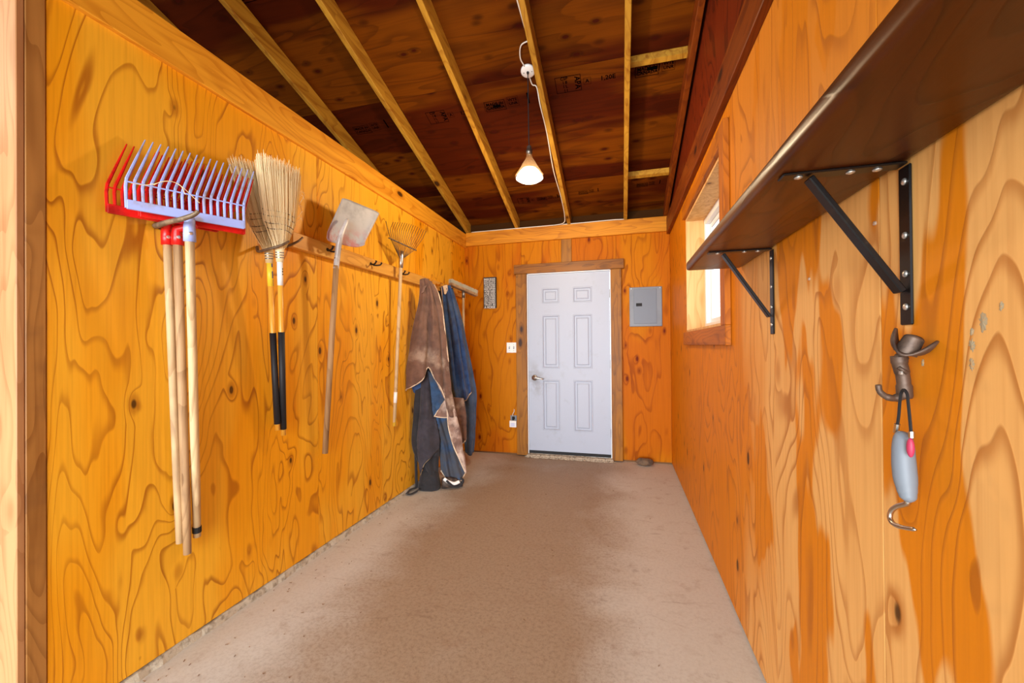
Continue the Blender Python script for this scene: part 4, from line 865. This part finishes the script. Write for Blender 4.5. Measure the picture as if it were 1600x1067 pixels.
# charcoal sheet
tk = empty('fly_sheet', (-1.7, 3.3, .1), 'charcoal fabric sheet with thin tan piping hanging behind the brown blanket', 'blanket')
drape('charcoal_panel', [(-1.680,3.228,1.154),(-1.614,3.269,1.153)], [(-1.680,3.228,1.154),(-1.697,3.218,0.707),(-1.721,3.203,0.430),(-1.700,3.216,0.138)], [(-1.614,3.269,1.153),(-1.612,3.271,0.815),(-1.561,3.302,0.473),(-1.562,3.301,0.359)], [(-1.700,3.216,0.138),(-1.676,3.231,0.231),(-1.624,3.263,0.298),(-1.562,3.301,0.359)], M['blackc'], tk, KB, folds=((1.6, .010, .2, .5),), bulge=.04, trims=('H',), tr=.003, tmat=M['bindd'])
drape('charcoal_back', [(-1.741,3.211,0.875),(-1.651,3.266,0.927)], [(-1.741,3.211,0.875),(-1.756,3.201,0.652),(-1.762,3.197,0.374),(-1.666,3.257,0.128)], [(-1.651,3.266,0.927),(-1.577,3.312,0.640),(-1.570,3.317,0.355),(-1.581,3.310,0.118)], [(-1.666,3.257,0.128),(-1.633,3.277,0.107),(-1.581,3.310,0.118)], M['bag'], tk, KB, folds=((2.2, .008, .2, .5),), bulge=.03, trims=('L2',), tr=.003, tmat=M['bindd'])
# blue denim blanket on the next hooks
tj = empty('blue_blanket', (-1.6, 3.9, .6), 'clean blue canvas blanket with cream hem hanging on the next hook', 'blanket')
drape('blue_panel', [(-1.728,3.739,1.862),(-1.652,3.786,1.871)], [(-1.728,3.739,1.862),(-1.708,3.751,1.522),(-1.689,3.763,1.201),(-1.648,3.788,0.711)], [(-1.652,3.786,1.871),(-1.587,3.826,1.589),(-1.545,3.852,1.329),(-1.481,3.891,0.793)], [(-1.648,3.788,0.711),(-1.593,3.822,0.701),(-1.532,3.860,0.730),(-1.481,3.891,0.793)], M['navy'], tj, KB, folds=((2.4, .028, -.3, 1), (5, .008, .5, 0)), bulge=.06, trims=('H', 'L4'), tr=.007)
drape('top_cuff', [(-1.708,3.711,1.863),(-1.665,3.738,1.872)], [(-1.708,3.711,1.863),(-1.698,3.717,1.826),(-1.692,3.720,1.781)], [(-1.665,3.738,1.872),(-1.660,3.741,1.827),(-1.671,3.734,1.788)], [(-1.692,3.720,1.781),(-1.682,3.727,1.775),(-1.671,3.734,1.788)], M['bind'], tj, KB, nu=8, nv=8, bulge=.01, folds=(), trims=())
drape('dark_collar', [(-1.775,3.749,1.833),(-1.720,3.783,1.874)], [(-1.775,3.749,1.833),(-1.754,3.762,1.718),(-1.733,3.775,1.615)], [(-1.720,3.783,1.874),(-1.705,3.793,1.719),(-1.700,3.796,1.629)], [(-1.733,3.775,1.615),(-1.717,3.786,1.609),(-1.700,3.796,1.629)], M['bag'], tj, KB, nu=8, nv=10, bulge=.01, folds=(), trims=())
# steel blue sheet behind it
ts = empty('cotton_sheet', (-1.5, 4.0, .4), 'plain steel blue sheet hanging behind the clean blue blanket, nearest the corner', 'blanket')
drape('sheet_panel', [(-1.718,3.905,1.885),(-1.684,3.926,1.853)], [(-1.718,3.905,1.885),(-1.665,3.937,1.265),(-1.613,3.970,0.594),(-1.587,3.986,0.149)], [(-1.684,3.926,1.853),(-1.606,3.974,1.533),(-1.540,4.015,1.129),(-1.484,4.050,0.775),(-1.499,4.041,0.316),(-1.512,4.033,0.142)], [(-1.587,3.986,0.149),(-1.552,4.007,0.119),(-1.512,4.033,0.142)], M['steelb'], ts, KB, folds=((1.8, .014, .2, .5),), bulge=.05, trims=())
drape('sheet_fold', [(-1.593,3.962,0.796),(-1.489,4.026,0.791)], [(-1.593,3.962,0.796),(-1.584,3.968,0.528),(-1.585,3.967,0.288)], [(-1.489,4.026,0.791),(-1.485,4.029,0.589),(-1.499,4.021,0.294)], [(-1.585,3.967,0.288),(-1.545,3.992,0.258),(-1.499,4.021,0.294)], M['steelb'], ts, KB, folds=((1.2, .012, .2, 1.5),), bulge=.03, trims=())
drape('padded_brown_panel', [(-1.511,3.473,0.792),(-1.420,3.529,0.775)], [(-1.511,3.473,0.792),(-1.482,3.491,0.554),(-1.453,3.509,0.344)], [(-1.420,3.529,0.775),(-1.401,3.541,0.607),(-1.402,3.541,0.405)], [(-1.453,3.509,0.344),(-1.428,3.524,0.360),(-1.402,3.541,0.405)], M['brown'], tn, KB, folds=((1.4, .01, .2, 0),), bulge=.02, trims=('H',), tr=.006)  # separate padded brown blanket piece, parented to the blue blanket
# bag standing on the floor with straps
tg = empty('nylon_bag', (-1.6, 3.30, 0), 'black nylon bag with strap standing on the floor under the blankets', 'bag')
bm = nb(); rows = []
B0, B1 = Vector((-1.727,3.206,0.000)), Vector((-1.546,3.234,0.000)); ax_ = (B1-B0); dp = Vector((-ax_.y, ax_.x, 0)).normalized()*.07; cc_ = (B0+B1)/2+dp*.9
for i in range(11):
    v = i/10; z = .004+v*.17; rr = (1.0, 1.05, 1.04, 1, .96, .92, .9, .86, .8, .72, .55)[i]
    rows.append([bm.verts.new(cc_+Vector((0, 0, z))+ax_*.5*rr*(abs(math.cos(a))**.6*math.copysign(1, math.cos(a)))+dp*rr*(abs(math.sin(a))**.6*math.copysign(1, math.sin(a)))*(1+.08*math.sin(i*1.7+a*3))) for a in [2*math.pi*j/28 for j in range(28)]])
for i in range(10):
    for j in range(28): bm.faces.new((rows[i][j], rows[i][(j+1)%28], rows[i+1][(j+1)%28], rows[i+1][j]))
bm.faces.new(rows[0][::-1]); bm.faces.new(rows[-1]); mesh_obj('bag_body', bm, M['bag'], tg, True)
bm = nb(); tube(bm, smoothp([(-1.692,3.176,0.030), (-1.714,3.159,0.012), (-1.732,3.093,0.012), (-1.774,3.113,0.012), (-1.774,3.169,0.020), (-1.749,3.224,0.020)]), .014, 8, flat=(0, 0, 1)); mesh_obj('strap', bm, M['bag'], tg, True)
bm = nb(); tube(bm, smoothp([(-1.745,3.228,0.019), (-1.748,3.226,0.255), (-1.751,3.224,0.592), (-1.739,3.231,0.873)]), .012, 8, flat=(.5, -1, 0)); mesh_obj('long_strap', bm, M['bag'], tg, True)
th = empty('dark_boot', (-1.445,3.307,0.000), 'dark scuffed shoe-like hoof boot with white lining on floor beside the bag', 'boot')
B0, B1 = Vector((-1.516,3.273,0.000)), Vector((-1.365,3.376,0.000)); ax_ = (B1-B0).normalized(); LB = (B1-B0).length; nn_ = Vector((-ax_.y, ax_.x, 0))
bm = nb(); rows = []
for i in range(13):
    s_ = i/12; h_ = .10-.055*s_+.02*math.sin(s_*3.1); w_ = .045*math.sin(math.pi*(.12+.8*s_))**.6
    rows.append([bm.verts.new(B0+ax_*LB*s_+nn_*(.04+math.cos(a)*w_)+Vector((0, 0, max(.002, h_*.5+math.sin(a)*h_*.5)))) for a in [2*math.pi*j/18 for j in range(18)]])
for i in range(12):
    for j in range(18): bm.faces.new((rows[i][j], rows[i][(j+1)%18], rows[i+1][(j+1)%18], rows[i+1][j]))
bm.faces.new(rows[0][::-1]); bm.faces.new(rows[-1]); mesh_obj('boot_shell', bm, plain('dirty dark rubber', lin(56, 46, 42), .6, c2=lin(120, 100, 84), sc=20), th, True)
bm = nb(); tube(bm, smoothp([B0+ax_*.01+Vector((0, 0, .10))-nn_*.0, B0+ax_*.05-nn_*.008+Vector((0, 0, .07)), B0+ax_*.10-nn_*.008+Vector((0, 0, .05)), B0+ax_*.15+Vector((0, 0, .06))]), .015, 8, flat=(0, -1, .3)); mesh_obj('lining', bm, M['lab_w'], th, True)
bm = nb(); tube(bm, smoothp([B0+ax_*.03-nn_*.012+Vector((0, 0, .085)), B0+ax_*.09-nn_*.02+Vector((0, 0, .03)), B0+ax_*.15-nn_*.01+Vector((0, 0, .025)), B1+Vector((0, 0, .06)), B1+nn_*.02-ax_*.02+Vector((0, 0, .085))]), .010, 8); mesh_obj('strap', bm, M['bag'], th, True)

# ------------------------------------------------------------------ floor litter
bm = nb(); rl = random.Random(21)
for k in range(150):
    if rl.random() < .6: x, y = XL+.03+abs(rl.gauss(0, .18)), rl.uniform(1.0, 4.4)
    else: x, y = rl.uniform(XL+.1, XR-.05), rl.uniform(.9, 4.45)
    if x > XR-.02 or (x < -1.35 and 2.9 < y < 3.7): continue
    a = rl.uniform(0, 6.3); l = rl.uniform(.003, .012); tube(bm, [(x, y, .0018), (x+math.cos(a)*l, y+math.sin(a)*l, .0025)], .0014, 4)
tag(mesh_obj('hay_litter', bm, M['hay'], None), 'scattered bits of hay and chaff on the concrete floor', 'litter', kind='stuff')
